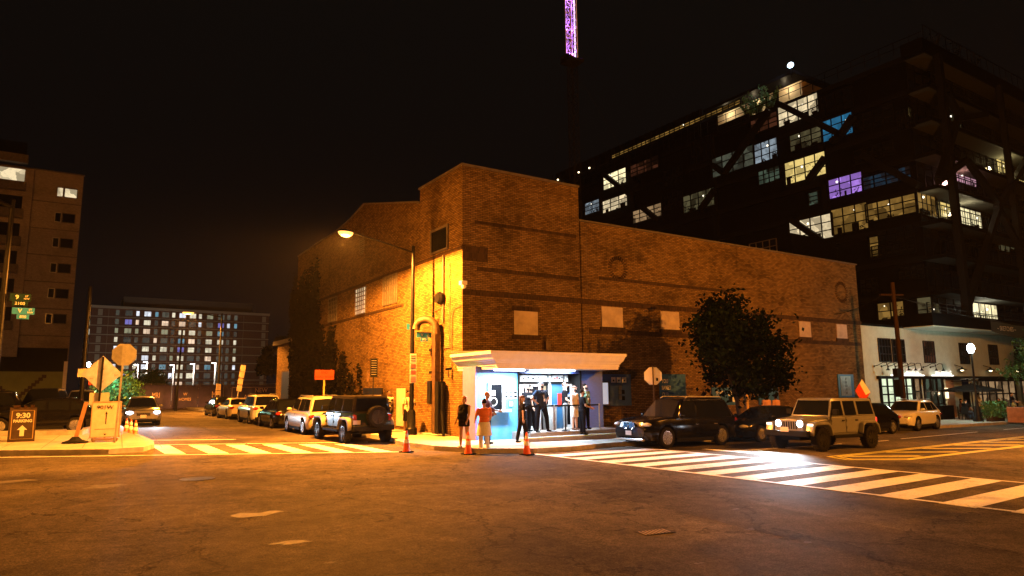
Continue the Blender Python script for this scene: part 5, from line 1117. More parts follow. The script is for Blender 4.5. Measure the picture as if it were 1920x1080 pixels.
    q = MB(); q.box(-2.22, -2.12, -.25, .05, .9, 1.14); q.build('spare_wheel_mount', 'trim', t)
    if on:
        for s in (-1, 1):
            light('SPOT', 'headlight_beam', (2.14, s*.43, .93), LED, on, t, (9, s*.1+1.6, -.6), .06, 84, 1.0, W=False)
            light('SPOT', 'fog_beam', (2.36, s*.52, .60), LED, on*.35, t, (7, s*.4+1.5, -.8), .05, 60, 1.0, W=False)
    return t
P_ = {'black': paint('black_car_paint', (.004, .004, .005), 0, .14, 0, .3), 'black2': paint('blue_black_car_paint', (.005, .006, .01), 0, .14, 0, .3), 'white': paint('white_car_paint', (.62, .60, .56), .05), 'grey': paint('grey_car_paint', (.20, .20, .19), .4, .3), 'champ': paint('champagne_car_paint', (.50, .44, .34), .15, .3),
      'sand': paint('sand_car_paint', (.17, .175, .20), .25, .32, .3), 'dblue': paint('dark_blue_car_paint', (.02, .05, .07), .3, .18), 'softtop': M('black_soft_top', (.016, .014, .012), .38, var=.2, coat=.2), 'gunmetal': M('grey_fender', (.20, .18, .14), .45)}
jeep('sand coloured four-door off-road car waiting at the crosswalk with its headlights on', 23.6, 15.28, math.pi, P_['sand'], P_['sand'], P_['sand'], 'rim_black', on=2100)
jeep('dark off-road car parked tail-on at the left kerb with a black spare wheel', 10.0, 27.55, R_(91), P_['dblue'], P_['softtop'], P_['gunmetal'], 'rim_black')
car('suv_car', 'shiny black suv with twin kidney grille parked nearest the crosswalk on the right', 'suv', 19.85, 19.0, math.pi, P_['black'], L=4.9, W=1.94, H=1.80, wb=2.93, r=.38, belt=1.06, hood=1.08, nose=.93, tail=1.12, xwb=1.05, xwt=.42, xrt=-2.0, xrb=-2.33, grille='kidney', cols='chrome', rail='galv', wstyle='10')
car('saloon_car', 'black saloon car parked behind the twin-grille suv, half hidden', 'car', 25.4, 19.2, math.pi, P_['black2'], L=4.8, W=1.85, H=1.44, wb=2.8, r=.34, gc=.18, belt=.92, hood=.88, nose=.72, tail=.98, xwb=.95, xwt=.1, xrt=-1.2, xrb=-1.9, sedan=True)
car('saloon_car', 'black car parked between the sand off-road car and the white suv', 'car', 33.0, 19.4, math.pi, P_['black'], L=4.5, W=1.85, H=1.5, wb=2.7, r=.34, gc=.18, belt=.94, hood=.9, nose=.74, xwb=.9, xwt=.1, xrt=-1.4, xrb=-1.95, sedan=True)
car('suv_car', 'small white suv parked by the restaurant end of the right street', 'suv', 38.9, 20.0, math.pi+.12, P_['white'], L=4.4, W=1.82, H=1.6, wb=2.67, r=.36, belt=1.02, hood=1.0, nose=.86, tail=1.0, xwb=1.0, xwt=.2, xrt=-1.6, xrb=-2.05, grille='kidney', wstyle='5', rail='galv')
car('suv_car', 'grey boxy suv parked just ahead of the dark off-road car', 'suv', 10.15, 33.3, R_(90), P_['champ'], L=4.45, W=1.80, H=1.74, wb=2.62, r=.36, belt=1.04, hood=1.02, nose=.88, tail=1.0, xwb=1.05, xwt=.55, xrt=-1.95, xrb=-2.12, rail='galv')
car('hatchback_car', 'black hatchback parked between the grey boxy suv and the white suv', 'car', 10.2, 39.2, R_(90), P_['black'], L=4.3, W=1.8, H=1.55, wb=2.62, r=.34, belt=.96, hood=.92, nose=.76, xwb=.95, xwt=.1, xrt=-1.55, xrb=-2.0)
car('suv_car', 'white suv parked in the left street between black hatchback and pale saloon', 'suv', 10.3, 44.9, R_(90), P_['white'], L=4.7, W=1.88, H=1.74, wb=2.8, r=.37, belt=1.08, hood=1.05, nose=.9, tail=1.08, xwb=1.05, xwt=.35, xrt=-1.8, xrb=-2.2, rail='galv')
car('saloon_car', 'pale saloon car parked beyond the white suv in the left street', 'car', 10.4, 52.6, R_(91), P_['champ'], L=4.7, W=1.82, H=1.46, wb=2.8, r=.34, gc=.18, belt=.93, hood=.9, nose=.74, xwb=.95, xwt=.1, xrt=-1.2, xrb=-1.9, sedan=True)
car('saloon_car', 'dark car parked farthest along the left kerb before the fence', 'car', 10.5, 58.6, R_(91), P_['black'], L=4.6, W=1.82, H=1.5, wb=2.75, r=.34, gc=.18, belt=.94, hood=.9, nose=.75, xwb=.95, xwt=.1, xrt=-1.3, xrb=-1.9, sedan=True)
# cars on the lot at the left
car('hatchback_car', 'black hatchback with gold-lit wheel parked behind the parking board on the left lot', 'car', -.85, 36.75, math.pi, P_['black'], L=4.3, W=1.82, H=1.5, wb=2.68, r=.34, gc=.2, belt=.96, hood=.92, nose=.76, tail=.98, xwb=.98, xwt=.1, xrt=-1.5, xrb=-2.0, h=.15)
car('suv_car', 'black suv with a bright roof trim on the left lot behind the black hatchback', 'suv', -3.9, 41.2, math.pi, P_['black'], L=4.9, W=1.92, H=1.82, wb=2.9, r=.38, belt=1.1, hood=1.08, nose=.93, tail=1.1, xwb=1.0, xwt=.3, xrt=-1.9, xrb=-2.25, cols='chrome', h=.15)
car('suv_car', 'dark suv parked deep in the left lot under the painted mural', 'suv', -.9, 46.4, R_(-100), P_['black2'], L=4.8, W=1.92, H=1.95, wb=2.85, r=.38, belt=1.15, hood=1.1, nose=.95, tail=1.1, h=.15)
car('suv_car', 'dusty suv facing the street beside the leaning utility pole', 'suv', 1.0, 52.5, R_(-92), P_['sand'], L=4.8, W=1.9, H=1.85, wb=2.85, r=.38, belt=1.12, hood=1.1, nose=.95, tail=1.1, h=.15)
car('saloon_car', 'oncoming car with glaring headlight beside the three cones on the left', 'car', 3.9, 46.2, R_(-92), P_['grey'], L=4.6, W=1.84, H=1.62, wb=2.75, r=.35, belt=1.0, hood=.98, nose=.84, on=1400)
car('suv_car', 'dark parked car at the far left edge behind the painted wall', 'suv', -8.8, 44.5, math.pi, P_['black'], L=4.8, W=1.9, H=1.75, wb=2.85, r=.37, belt=1.08, hood=1.05, nose=.9, h=.15)

# ================================================================== STREET THINGS
for i, (lab, px_, py_, s) in enumerate([('orange traffic cone in front of the tall corner street lamp', 762, 848, 1), ('orange traffic cone in front of the woman in the black top', 878, 852, 1), ('orange traffic cone standing before the booth steps', 988, 853, 1),
        ('orange traffic cone nearest the leaning delineator board, first of the left three', 236, 815, 1), ('orange traffic cone in the middle of the left three', 244, 818, 1), ('orange traffic cone closest to the crosswalk of the left three', 253, 820, 1)]):
    c = gp(px_, py_); t = thing('traffic_cone', lab, 'traffic cone', c, random.random(), group='orange traffic cones with white bands')
    q = MB(); q.box(-.18, .18, -.18, .18, 0, .035); q.build('base', 'rubber', t, bevel=.01)
    q = MB(); q.lathe([(.135, .035), (.12, .06), (.028, .70), (.02, .72), (0, .72)], n=20); q.build('cone', 'orange', t, smooth=True)
    q = MB(); q.lathe([(.093, .30), (.074, .43)], n=20); q.lathe([(.063, .50), (.048, .60)], n=20)
    q.v = [(x*1.06, y*1.06, z) for x, y, z in q.v]; q.build('reflective_band', 'reflective', t, smooth=True)
# parking sandwich board
c = gp(30, 827, .15); c = at(-1.2, 31.0, .15); t = thing('sandwich_board', 'dark wooden parking board with a white arrow on the left walk', 'sandwich board', c, R_(4))
for s, rx in ((-1, 1), (1, -1)):
    q = MB(); q.add([(-.40, s*.28, 0), (.40, s*.28, 0), (.40, s*.03, 1.22), (-.40, s*.03, 1.22), (-.40, s*.28+.03, 0), (.40, s*.28+.03, 0), (.40, s*.03+.03, 1.22), (-.40, s*.03+.03, 1.22)], [(0, 1, 2, 3), (7, 6, 5, 4), (0, 4, 5, 1), (1, 5, 6, 2), (2, 6, 7, 3), (3, 7, 4, 0)]); q.build('panel', 'brownboard', t)
sl = math.atan2(.25, 1.22)
def onb(u, v, d=.004): return (u, -.28+v*.25/1.22-d, v)
q = MB()
for (a, b_) in (((-.33, .1), (.33, .1)), ((-.33, 1.1), (.33, 1.1)), ((-.33, .1), (-.33, 1.1)), ((.33, .1), (.33, 1.1))): q.bar(onb(*a), onb(*b_), .03, .012)
q.build('border', M('gold_border', (.22, .15, .05), .5), t)
q = MB(); q.add([onb(*p, .008) for p in ((-.065, .2), (.065, .2), (.065, .42), (.15, .42), (0, .58), (-.15, .42), (-.065, .42))], [tuple(range(7))]); q.build('arrow', 'board_letter', t)
text('lettering', '9:30', .25, 'board_letter', t, onb(0, .92, .008), (R_(90)-sl, 0, 0), .003, bold=.008); text('lettering', 'PARKING', .135, 'board_letter', t, onb(0, .73, .008), (R_(90)-sl, 0, 0), .003, bold=.006)
q = MB(); q.box(-.3, -.1, -.06, .02, 1.2, 1.3); q.box(0, .1, -.06, .02, 1.2, 1.28); q.box(.2, .33, -.06, .02, 1.2, 1.3); q.build('top_bracket', 'wood', t)
# leaning delineator on rubber foot
c = at(.45, 29.0, .15); t = thing('leaning_post', 'leaning white and orange post on a black rubber foot by the kerb', 'marker post', c)
q = MB(); q.lathe([(.42, 0), (.4, .05), (.2, .12), (.1, .22), (0, .22)], n=8); q.build('rubber_foot', 'rubber', t)
q = MB(); q.bar((0, 0, .15), (.24, .05, 1.42), .13, .03); q.build('marker_panel', M('faded_orange', (.3, .16, .09), .5, var=.3, vs=6), t)
# tall white board with an arrow on a wheeled foot
c = at(1.35, 29.4, .15); t = thing('valet_board', 'tall pale board with an arrow and hand lettering on a wheeled foot', 'sign board', c, R_(2))
q = MB(); q.box(-.45, .45, -.03, .03, .16, 1.42); q.build('panel', 'offwhite', t, bevel=.01)
q = MB(); q.box(-.47, .47, -.035, -.031, .15, .18); q.box(-.47, -.44, -.04, .04, .14, 1.44); q.box(.44, .47, -.04, .04, .14, 1.44); q.box(-.44, .44, -.04, .04, 1.41, 1.44); q.build('frame', M('board_frame', (.35, .25, .18), .5), t)
text('lettering', '901W', .2, 'dark_letter', t, (-.05, -.036, 1.22), FRONT, .002, sx=1.05)
q = MB(); q.add([(-.015, -.034, .62), (.015, -.034, .62), (.02, -.034, 1.0), (.06, -.034, .96), (.0, -.034, 1.08), (-.05, -.034, .96), (-.01, -.034, 1.0)], [tuple(range(7))]); q.box(-.34, .34, -.034, -.03, .44, .45); q.add([(-.05, -.034, .28), (0, -.034, .22), (.05, -.034, .28)], [(0, 1, 2)]); q.build('arrow', 'dark_letter', t)
q = MB(); q.box(-.4, .4, -.28, .28, .05, .12)
for x in (-.35, .35): q.tube((x, -.25, .05), (x, .25, .05), .05, n=8)
for x in (-.3, 0, .3): q.tube((x, 0, .1), (x, 0, .18), .03, n=6)
q.build('foot', M('foot_brown', (.18, .11, .08), .7), t)
def octo(q, y0, y1, c, r):
    q.prism([(c[0]+r*math.cos(R_(22.5+45*k)), c[1]+r*math.sin(R_(22.5+45*k))) for k in range(8)], 'y', y0, y1)
# stop signs and diamonds (seen from behind)
c = at(1.62, 28.4, .15); t = thing('stop_sign', 'large orange-lit octagonal sign seen from behind on the left walk', 'road sign', c, R_(-6))
q = MB(); q.bar((0, 0, 0), (.10, 0, 3.5), .06, .035); q.build('post', 'galv', t); q = MB(); octo(q, .03, .04, (.10, 3.12), .42); q.build('sign_plate', 'galv', t); q = MB(); octo(q, .041, .046, (.10, 3.12), .41); q.build('sign_face', 'red', t)
q = MB(); q.tube((.1, .06, 3.45), (.9, .06, 3.30), .03, n=6); q.tube((.9, .06, 3.30), (.84, .06, 1.2), .035, n=6); 
c = at(1.1, 30.3, .15); t = thing('diamond_sign', 'large tilted diamond work sign on a dark stake beside the octagonal sign', 'road sign', c, R_(2))
q = MB(); q.bar((0, 0, 0), (.05, 0, 3.1), .07, .04); q.build('post', 'black_metal', t); q = MB(); q.prism([(.05, 1.78), (.72, 2.46), (.05, 3.14), (-.62, 2.46)], 'y', .03, .04); q.build('sign_plate', M('pale_plate', (.4, .42, .6), .3, .3, var=.3, vs=3), t)
q = MB(); q.prism([(-.3, 1.3), (.35, 1.3), (.35, 1.75), (-.3, 1.75)], 'y', .05, .056); q.build('lower_plate', 'concrete', t)
c = at(35.4, 20.5, .15); t = thing('diamond_sign', 'red and white tilted diamond sign beyond the sand off-road car', 'road sign', c, R_(-32))
q = MB(); q.bar((0, 0, 0), (0, 0, 2.0), .06, .04); q.build('post', 'black_metal', t); q = MB(); q.prism([(-.08, 1.25), (.38, 1.85), (-.02, 2.55), (-.42, 1.95)], 'y', -.04, -.03); q.build('sign_plate', M('red_sheeting', (.7, .06, .03), .3, var=.3, vs=7), t)
q = MB(); q.prism([(-.02, 2.55), (-.17, 2.32), (.12, 1.72), (.38, 1.85)], 'y', -.046, -.041); q.build('white_corner', 'reflective', t)
c = at(20.0, 20.3, .15); t = thing('stop_sign', 'white-backed octagonal sign behind the twin-grille suv', 'road sign', c, R_(-38))
q = MB(); q.bar((0, 0, 0), (0, 0, 2.9), .055, .03); q.build('post', 'rust', t); q = MB(); octo(q, .02, .03, (0, 2.5), .38); q.build('sign_plate', M('sign_back', (.75, .72, .66), .3, .2), t); q = MB(); octo(q, .031, .036, (0, 2.5), .37); q.build('sign_face', 'red', t); q = MB(); q.prism([(.12, 2.3), (.2, 2.3), (.2, 2.42), (.12, 2.42)], 'y', .012, .02); q.build('sticker', 'dark_letter', t)
c = at(12.3, 38.5, .15); t = thing('road_work_sign', 'orange road work sign on a yellow post by the grey boxy suv', 'road sign', c, R_(-2))
q = MB(); q.bar((0, 0, 0), (0, 0, 2.75), .09, .05); q.build('post', M('yellow_post', (.6, .36, .08), .6), t); q = MB(); q.box(-.55, .55, -.045, -.03, 2.45, 3.0); q.build('sign_plate', 'orange_sign', t, bevel=.004)
text('lettering', 'END', .19, 'dark_letter', t, (0, -.05, 2.85), FRONT, .002); text('lettering', 'ROAD WORK', .17, 'dark_letter', t, (0, -.05, 2.6), FRONT, .002)
c = at(12.5, 31.6, .15); t = thing('parking_sign', 'black-faced notice sign on a thin post beside the brick wall', 'road sign', c, R_(-2))
q = MB(); q.bar((0, 0, 0), (0, 0, 3.4), .05, .03); q.build('post', 'black_metal', t); q = MB(); q.box(-.17, .19, -.045, -.03, 2.5, 3.4); p = q.build('sign_plate', 'dark_letter', t); q = MB()
for k in range(7): q.box(-.12, .14, -.048, -.046, 2.62+k*.11, 2.64+k*.11)
q.build('sign_print', 'steel', p); q = MB(); q.box(-.34, -.24, -.045, -.03, 2.3, 2.8); q.build('side_plate', 'rust', t)
c = at(12.6, 64, .15); t = thing('stacked_signs', 'leaning post stacked with orange-lit signs near the far fence', 'road sign', c, R_(5))
q = MB(); q.bar((0, 0, 0), (.55, 0, 3.9), .08, .05); q.build('post', 'galv', t)
for k in range(4):
    f_ = .45+.15*k; q = MB(); q.bar((.55*f_, -.05, 3.9*f_), (.55*(f_+.13), -.05, 3.9*(f_+.13)), .42, .02); q.build('sign_plate', 'offwhite', t)
# utility poles
lf = at(.75, 41.5, .15); t = thing('utility_pole', 'dark slender utility pole on the left corner before the far slab', 'pole', lf)
q = MB(); q.tube((0, 0, 0), (0, 0, 7.2), .11, .08, 10); q.build('pole', 'black_metal', t, smooth=True)
for k, z in ((0, 2.5), (1, 2.1)): q = MB(); q.box(-.25+.5*k, .15+.5*k, -.16, -.14, z, z+.42); q.build('sign_plate', 'orange_sign' if k else 'offwhite', t)
c = at(40.2, 20.9, .15); t = thing('utility_pole', 'brown wooden utility pole rising past the restaurant front', 'pole', c)
q = MB(); q.tube((0, 0, 0), (-.1, 0, 8.2), .14, .11, 12); q.build('pole', 'wood', t, smooth=True); q = MB(); q.bar((-1.3, .1, 7.4), (1.1, .1, 7.55), .12, .1); q.build('cross_arm', 'wood', t); q = MB(); q.box(-.62, -.3, -.15, .15, 1.6, 2.6); q.box(-.75, -.3, -.15, .1, 2.7, 3.2); q.build('meter_cabinet', 'black_metal', t)
def wire(a, b_, sag, i):
    q = MB(); a, b_ = Vector(a), Vector(b_); P = [a+(b_-a)*k/14-Vector((0, 0, sag*4*(k/14)*(1-k/14))) for k in range(15)]; q.path(P, .018, 4); tag(q.build('overhead_wire', 'rubber'), ['thin overhead wire above the restaurant roof, upper of the two', 'thin overhead wire above the restaurant roof, lower of the two', 'thin wire sagging from the pole to the brick wall'][i], 'wire')
wire((39.2, 21, 7.3), (75, 22, 8.0), .7, 0); wire((41.2, 21, 7.2), (75, 22, 7.2), .8, 1); wire((39.2, 21, 7.3), (40.5, 24.9, 6.6), .2, 2)
for nm, lab, x, y, hh in (('lamp_pole', 'dark slim pole in front of the long apartment slab', 3.3, 75, 8),):
    t = thing(nm, lab, 'pole', at(x+6.0, y, 0)); q = MB(); q.tube((0, 0, 0), (.15, 0, hh), .13, .09, 8); q.build('pole', 'black_metal', t)
# porch stanchions, belt, bin, blocks
ps = [(16.2, 21.95, 'silver'), (16.75, 21.95, 'black'), (18.5, 21.95, 'silver'), (14.95, 22.0, 'black')]
for x, y, k in ps:
    t = thing('stanchion', {(16.2): 'silver belt post in front of the man in dark jeans on the porch', 16.75: 'black belt post beside the silver one on the porch', 18.5: 'silver belt post at the right end of the porch rail', 14.95: 'black belt post at the left end of the porch'}[x], 'belt post', (x, y, ZP))
    q = MB(); q.lathe([(.17, 0), (.17, .02), (.04, .05), (.03, .06), (.03, .95), (.04, .96), (.04, 1.03), (0, 1.04)], n=14); q.build('post', 'steel' if k == 'silver' else 'black_metal', t, smooth=True)
q = MB(); q.bar((14.95, 21.95, ZP+.99), (18.5, 21.95, ZP+.99), .02, .06); tag(q.build('barrier_belt', 'rubber'), 'black belt stretched between the porch posts', 'barrier belt')
t = thing('rubbish_bin', 'grey ribbed rubbish bin by the club doors', 'bin', (16.75, 23.0, ZP)); q = MB(); q.lathe([(.26, 0), (.28, .1), (.3, .9), (.32, .92), (.32, 1.0), (.26, 1.0), (.24, .95), (0, .95)], n=22); q.build('drum', M('bin_grey', (.45, .45, .43), .6, var=.2, vs=8), t, smooth=True); q = MB(); q.lathe([(.24, .955), (.2, 1.0), (0, 1.02)], n=18); q.build('lid', 'black_metal', t, smooth=True)
for i, x in enumerate((20.1, 20.75)):
    q = MB(); q.box(-.28, .28, -.14, .14, 0, .26); tag(q.build('concrete_block', 'concrete', loc=at(x, 22.3, .15), bevel=.02), ['grey concrete block on the walk right of the booth, nearer the steps', 'grey concrete block on the walk right of the booth, nearer the black suv'][i], 'block')
# crowd barrier rail against the wall
t = thing('wall_railing', 'low dark rail along the brick wall behind the parked black suv', 'railing', at(21.5, 23.9, .15)); q = MB()
for x in (0, 1.6, 3.2, 4.8, 6.4): q.tube((x, 0, -.05), (x, 0, 1.1), .025, n=6)
q.tube((0, 0, .9), (6.4, 0, .85), .02, n=6); q.tube((0, 0, .45), (6.4, 0, .4), .015, n=6); q.build('rails', 'rust', t)
q = MB(); q.bar((0, 0, 0), (0, 0, 2.35), .16); tag(q.build('timber_post', M('yellow_timber', (.5, .32, .14), .8, var=.3), loc=at(28.6, 22.6, .15)), 'pale yellow timber post under the street tree', 'post')
# terrace: umbrella, planter, tables
t = thing('parasol', 'dark open parasol over the restaurant terrace', 'parasol', at(53.0, 22.9, .15))
q = MB(); n = 8; ap = (0, 0, 2.42); q.add([ap]+[(2.3*math.cos(2*math.pi*k/n), 1.9*math.sin(2*math.pi*k/n), 1.98) for k in range(n)]+[(2.3*math.cos(2*math.pi*k/n), 1.9*math.sin(2*math.pi*k/n), 1.86) for k in range(n)], [(0, 1+k, 1+(k+1) % n) for k in range(n)]+[(1+k, 1+n+k, 1+n+(k+1) % n, 1+(k+1) % n) for k in range(n)]); q.build('canopy', 'rubber', t, nofix=True)
q = MB(); q.tube((0, 0, 0), (0, 0, 2.5), .04); q.build('pole', 'black_metal', t); q = MB()
for k in range(8): q.bar((0, 0, 2.36), (2.2*math.cos(k*.785), 1.8*math.sin(k*.785), 1.95), .025)
q.build('rib', 'black_metal', t)
t = thing('planter_box', 'rust coloured planter box at the right edge of the walk', 'planter', at(50.2, 18.9, .15)); q = MB(); q.box(-1.0, 1.6, -.5, .5, 0, .95); q.build('box', M('corten', (.32, .14, .07), .8, var=.3), t, bevel=.02); q = MB(); q.box(-.9, 1.5, -.42, .42, .93, .96); q.build('soil', 'bark', t)
t = thing('terrace_table', 'small dark table between the people on the terrace', 'table', at(54.2, 22.2, .15)); q = MB(); q.lathe([(0, .72), (.45, .72), (.45, .76), (0, .76)], n=18); q.build('tabletop', 'brownboard', t); q = MB(); q.tube((0, 0, .02), (0, 0, .72), .04); q.lathe([(.25, 0), (.25, .03), (0, .04)], n=14); q.build('leg', 'black_metal', t)
q = MB(); q.box(49.9, 51.6, 23.5, 23.9, zr-.2, zr+.95); tag(q.build('terrace_screen', 'cladding'), 'dark low screen at the left end of the terrace', 'screen')

# ================================================================== TREES AND PLANTS
def tree(name, label, cat, base, th, r, crown, n, leafm, ls=.11, seed=1, squash=1, lean=(0, 0), group=None, twig=5):
    random.seed(seed); t = thing(name, label, cat, base, group=group)
    q = MB(); P = [Vector((lean[0]*k/5+random.gauss(0, .03), lean[1]*k/5+random.gauss(0, .03), th*k/5)) for k in range(6)]; q.path(P, [r*(1.3-.09*k) if k == 0 else r*(1-.09*k) for k in range(6)], 10)
    C = P[-1]; tips = []
    for i in range(26):
        a = random.uniform(0, 6.28); el = random.uniform(-.25, 1.3); L = random.uniform(.55, 1)
        e_ = Vector((crown[0]*math.cos(a)*math.cos(el), crown[1]*math.sin(a)*math.cos(el), crown[2]*math.sin(el)*squash+crown[2]*.12))*L
        s0 = P[random.choice([3, 4, 5])]; mid = s0+(C+e_-s0)*.5+Vector((random.gauss(0, .15), random.gauss(0, .15), .12)); q.path([s0, mid, C+e_], [r*.4, r*.25, r*.08], 5); tips += [C+e_, mid]
        for k in range(twig): d = C+e_+Vector((random.gauss(0, .45), random.gauss(0, .45), random.gauss(0, .4))); q.tube(mid if k % 2 else C+e_, d, r*.09, r*.03, 4); tips.append(d)
    q.build('trunk', 'bark', t, smooth=True)
    q = MB(); wts = [random.random()**2+.04 for _ in tips]
    for i in range(n):
        c0 = random.choices(tips, wts)[0]; p = c0+Vector((random.gauss(0, .33), random.gauss(0, .33), random.gauss(0, .25))); leafq(q, p, ls)
    q.build('crown', leafm, t, nofix=True); return t
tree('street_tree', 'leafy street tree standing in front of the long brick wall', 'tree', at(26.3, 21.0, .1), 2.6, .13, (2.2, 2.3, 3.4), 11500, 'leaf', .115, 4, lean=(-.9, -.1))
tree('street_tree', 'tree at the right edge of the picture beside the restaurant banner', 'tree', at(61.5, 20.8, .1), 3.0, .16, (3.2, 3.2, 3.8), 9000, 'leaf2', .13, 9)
tree('street_tree', 'near tree outside the frame whose shadow falls on the crosswalk', 'tree', at(20.4, 4.0, .1), 3.8, .16, (2.4, 2.3, 2.3), 6500, 'leaf', .13, 14, twig=4)
tree('bush_tree', 'bright green lit young tree beyond the left parked cars', 'tree', at(4.2, 74, 0), 1.4, .1, (1.9, 1.9, 1.8), 3500, 'leaf2', .16, 21)
tree('bush_tree', 'small green tree in the yard behind the fence', 'tree', at(8.4, 92, 0), 2.2, .1, (1.6, 1.6, 1.7), 2500, 'leaf2', .16, 22)
tree('dark_tree', 'dark tree mass at the right end of the apartment slab', 'tree', at(31.5, 112, 0), 5, .3, (6.5, 5, 5.5), 6000, 'leaf', .42, 23)
light('POINT', 'yard_light', (3.4, 71.5, 2.6), (.5, 1, .7), 220, size=.2)
for i, (x_, y_) in enumerate([(1418, 172), (1440, 160), (1402, 180)]):
    c = gX(x_, y_, XG+1.0); t = thing('terrace_shrub', ['spiky shrub in front of the lit roof lounge, leftmost', 'spiky shrub in front of the lit roof lounge, tallest', 'low shrub at the left end of the lit roof lounge'][[1, 1, 0][i] if i < 2 else 2] if i != 1 else 'spiky shrub nearest the post of the lit roof lounge', 'shrub', (c.x, c.y, 28.3))
    random.seed(i+50); q = MB(); S_ = MB()
    for k in range(26):
        a = random.uniform(0, 6.28); L = random.uniform(1.1, 2.4); e_ = Vector((math.cos(a)*L*.45, math.sin(a)*L*.45, L)); S_.tube((0, 0, 0), e_, .03, .01, 4)
        for m_ in range(26): leafq(q, e_*random.uniform(.3, 1.05)+Vector((random.gauss(0, .07), random.gauss(0, .07), 0)), .11)
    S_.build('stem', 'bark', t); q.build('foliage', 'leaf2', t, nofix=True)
for i, x in enumerate([57.5, 61, 64.5]):
    t = thing('roof_shrub', 'bare dark shrub on the roof edge above the right face', 'shrub', (x, 25.2, 28.35), group='shrubs along the roof edge'); random.seed(70+i); S_ = MB()
    for k in range(22): a = random.uniform(0, 6.28); L = random.uniform(.9, 2.2); S_.tube((0, 0, 0), (math.cos(a)*L*.5, math.sin(a)*L*.4, L), .035, .012, 4)
    S_.build('stem', 'bark', t); q = MB()
    for m_ in range(220): a = random.uniform(0, 6.28); L = random.uniform(.5, 2.1); leafq(q, Vector((math.cos(a)*L*.5, math.sin(a)*L*.4, L)), .1)
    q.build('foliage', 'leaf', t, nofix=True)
t = thing('terrace_plant', 'leafy potted plants along the terrace edge beside the globe lamp', 'plant', at(50.2, 20.5, .15)); random.seed(90); q = MB(); q.box(-.7, .9, -.2, .2, 0, .35); q.build('pot', 'brownboard', t); q = MB()
for k in range(900): leafq(q, Vector((random.uniform(-.9, 1.1), random.gauss(0, .22), random.uniform(.25, 1.25))), .09)
q.build('foliage', 'leaf2', t, nofix=True)

# ================================================================== PEOPLE
mt['skin_w'] = M('light_skin', (.48, .30, .21), .5); mt['skin_b'] = M('brown_skin', (.10, .055, .035), .5); mt['skin_m'] = M('tan_skin', (.36, .21, .13), .5)
for nme, c in {'blackc': (.010, .010, .012), 'navyc': (.02, .03, .05), 'whitec': (.62, .62, .60), 'orangec': (.52, .13, .03), 'creamc': (.66, .55, .42), 'purplec': (.07, .02, .05), 'greenc': (.13, .24, .17), 'greyc': (.17, .18, .19), 'beigec': (.45, .40, .32), 'brownc': (.13, .06, .035), 'pinkc': (.55, .28, .22), 'jean': (.04, .06, .10), 'yellowc': (.5, .38, .12)}.items():
    mt[nme] = M('cloth_'+nme, c, .85, var=.12, vs=9, bump=.3, bs=30)
mt['hair_d'] = M('dark_hair', (.012, .008, .006), .55); mt['hair_b'] = M('brown_hair', (.07, .035, .018), .5); mt['hair_r'] = M('ginger_hair', (.28, .10, .03), .5); mt['eye_d'] = M('eye_dark', (.01, .01, .01), .2); mt['shoe_w'] = M('white_shoe', (.6, .58, .55), .5)
def dirv(f, o, s):     # f forward swing, o outward swing (degrees); figure faces -Y
    f, o = R_(f), R_(o); return Vector((s*math.sin(o), -math.sin(f)*math.cos(o), -math.cos(f)*math.cos(o)))
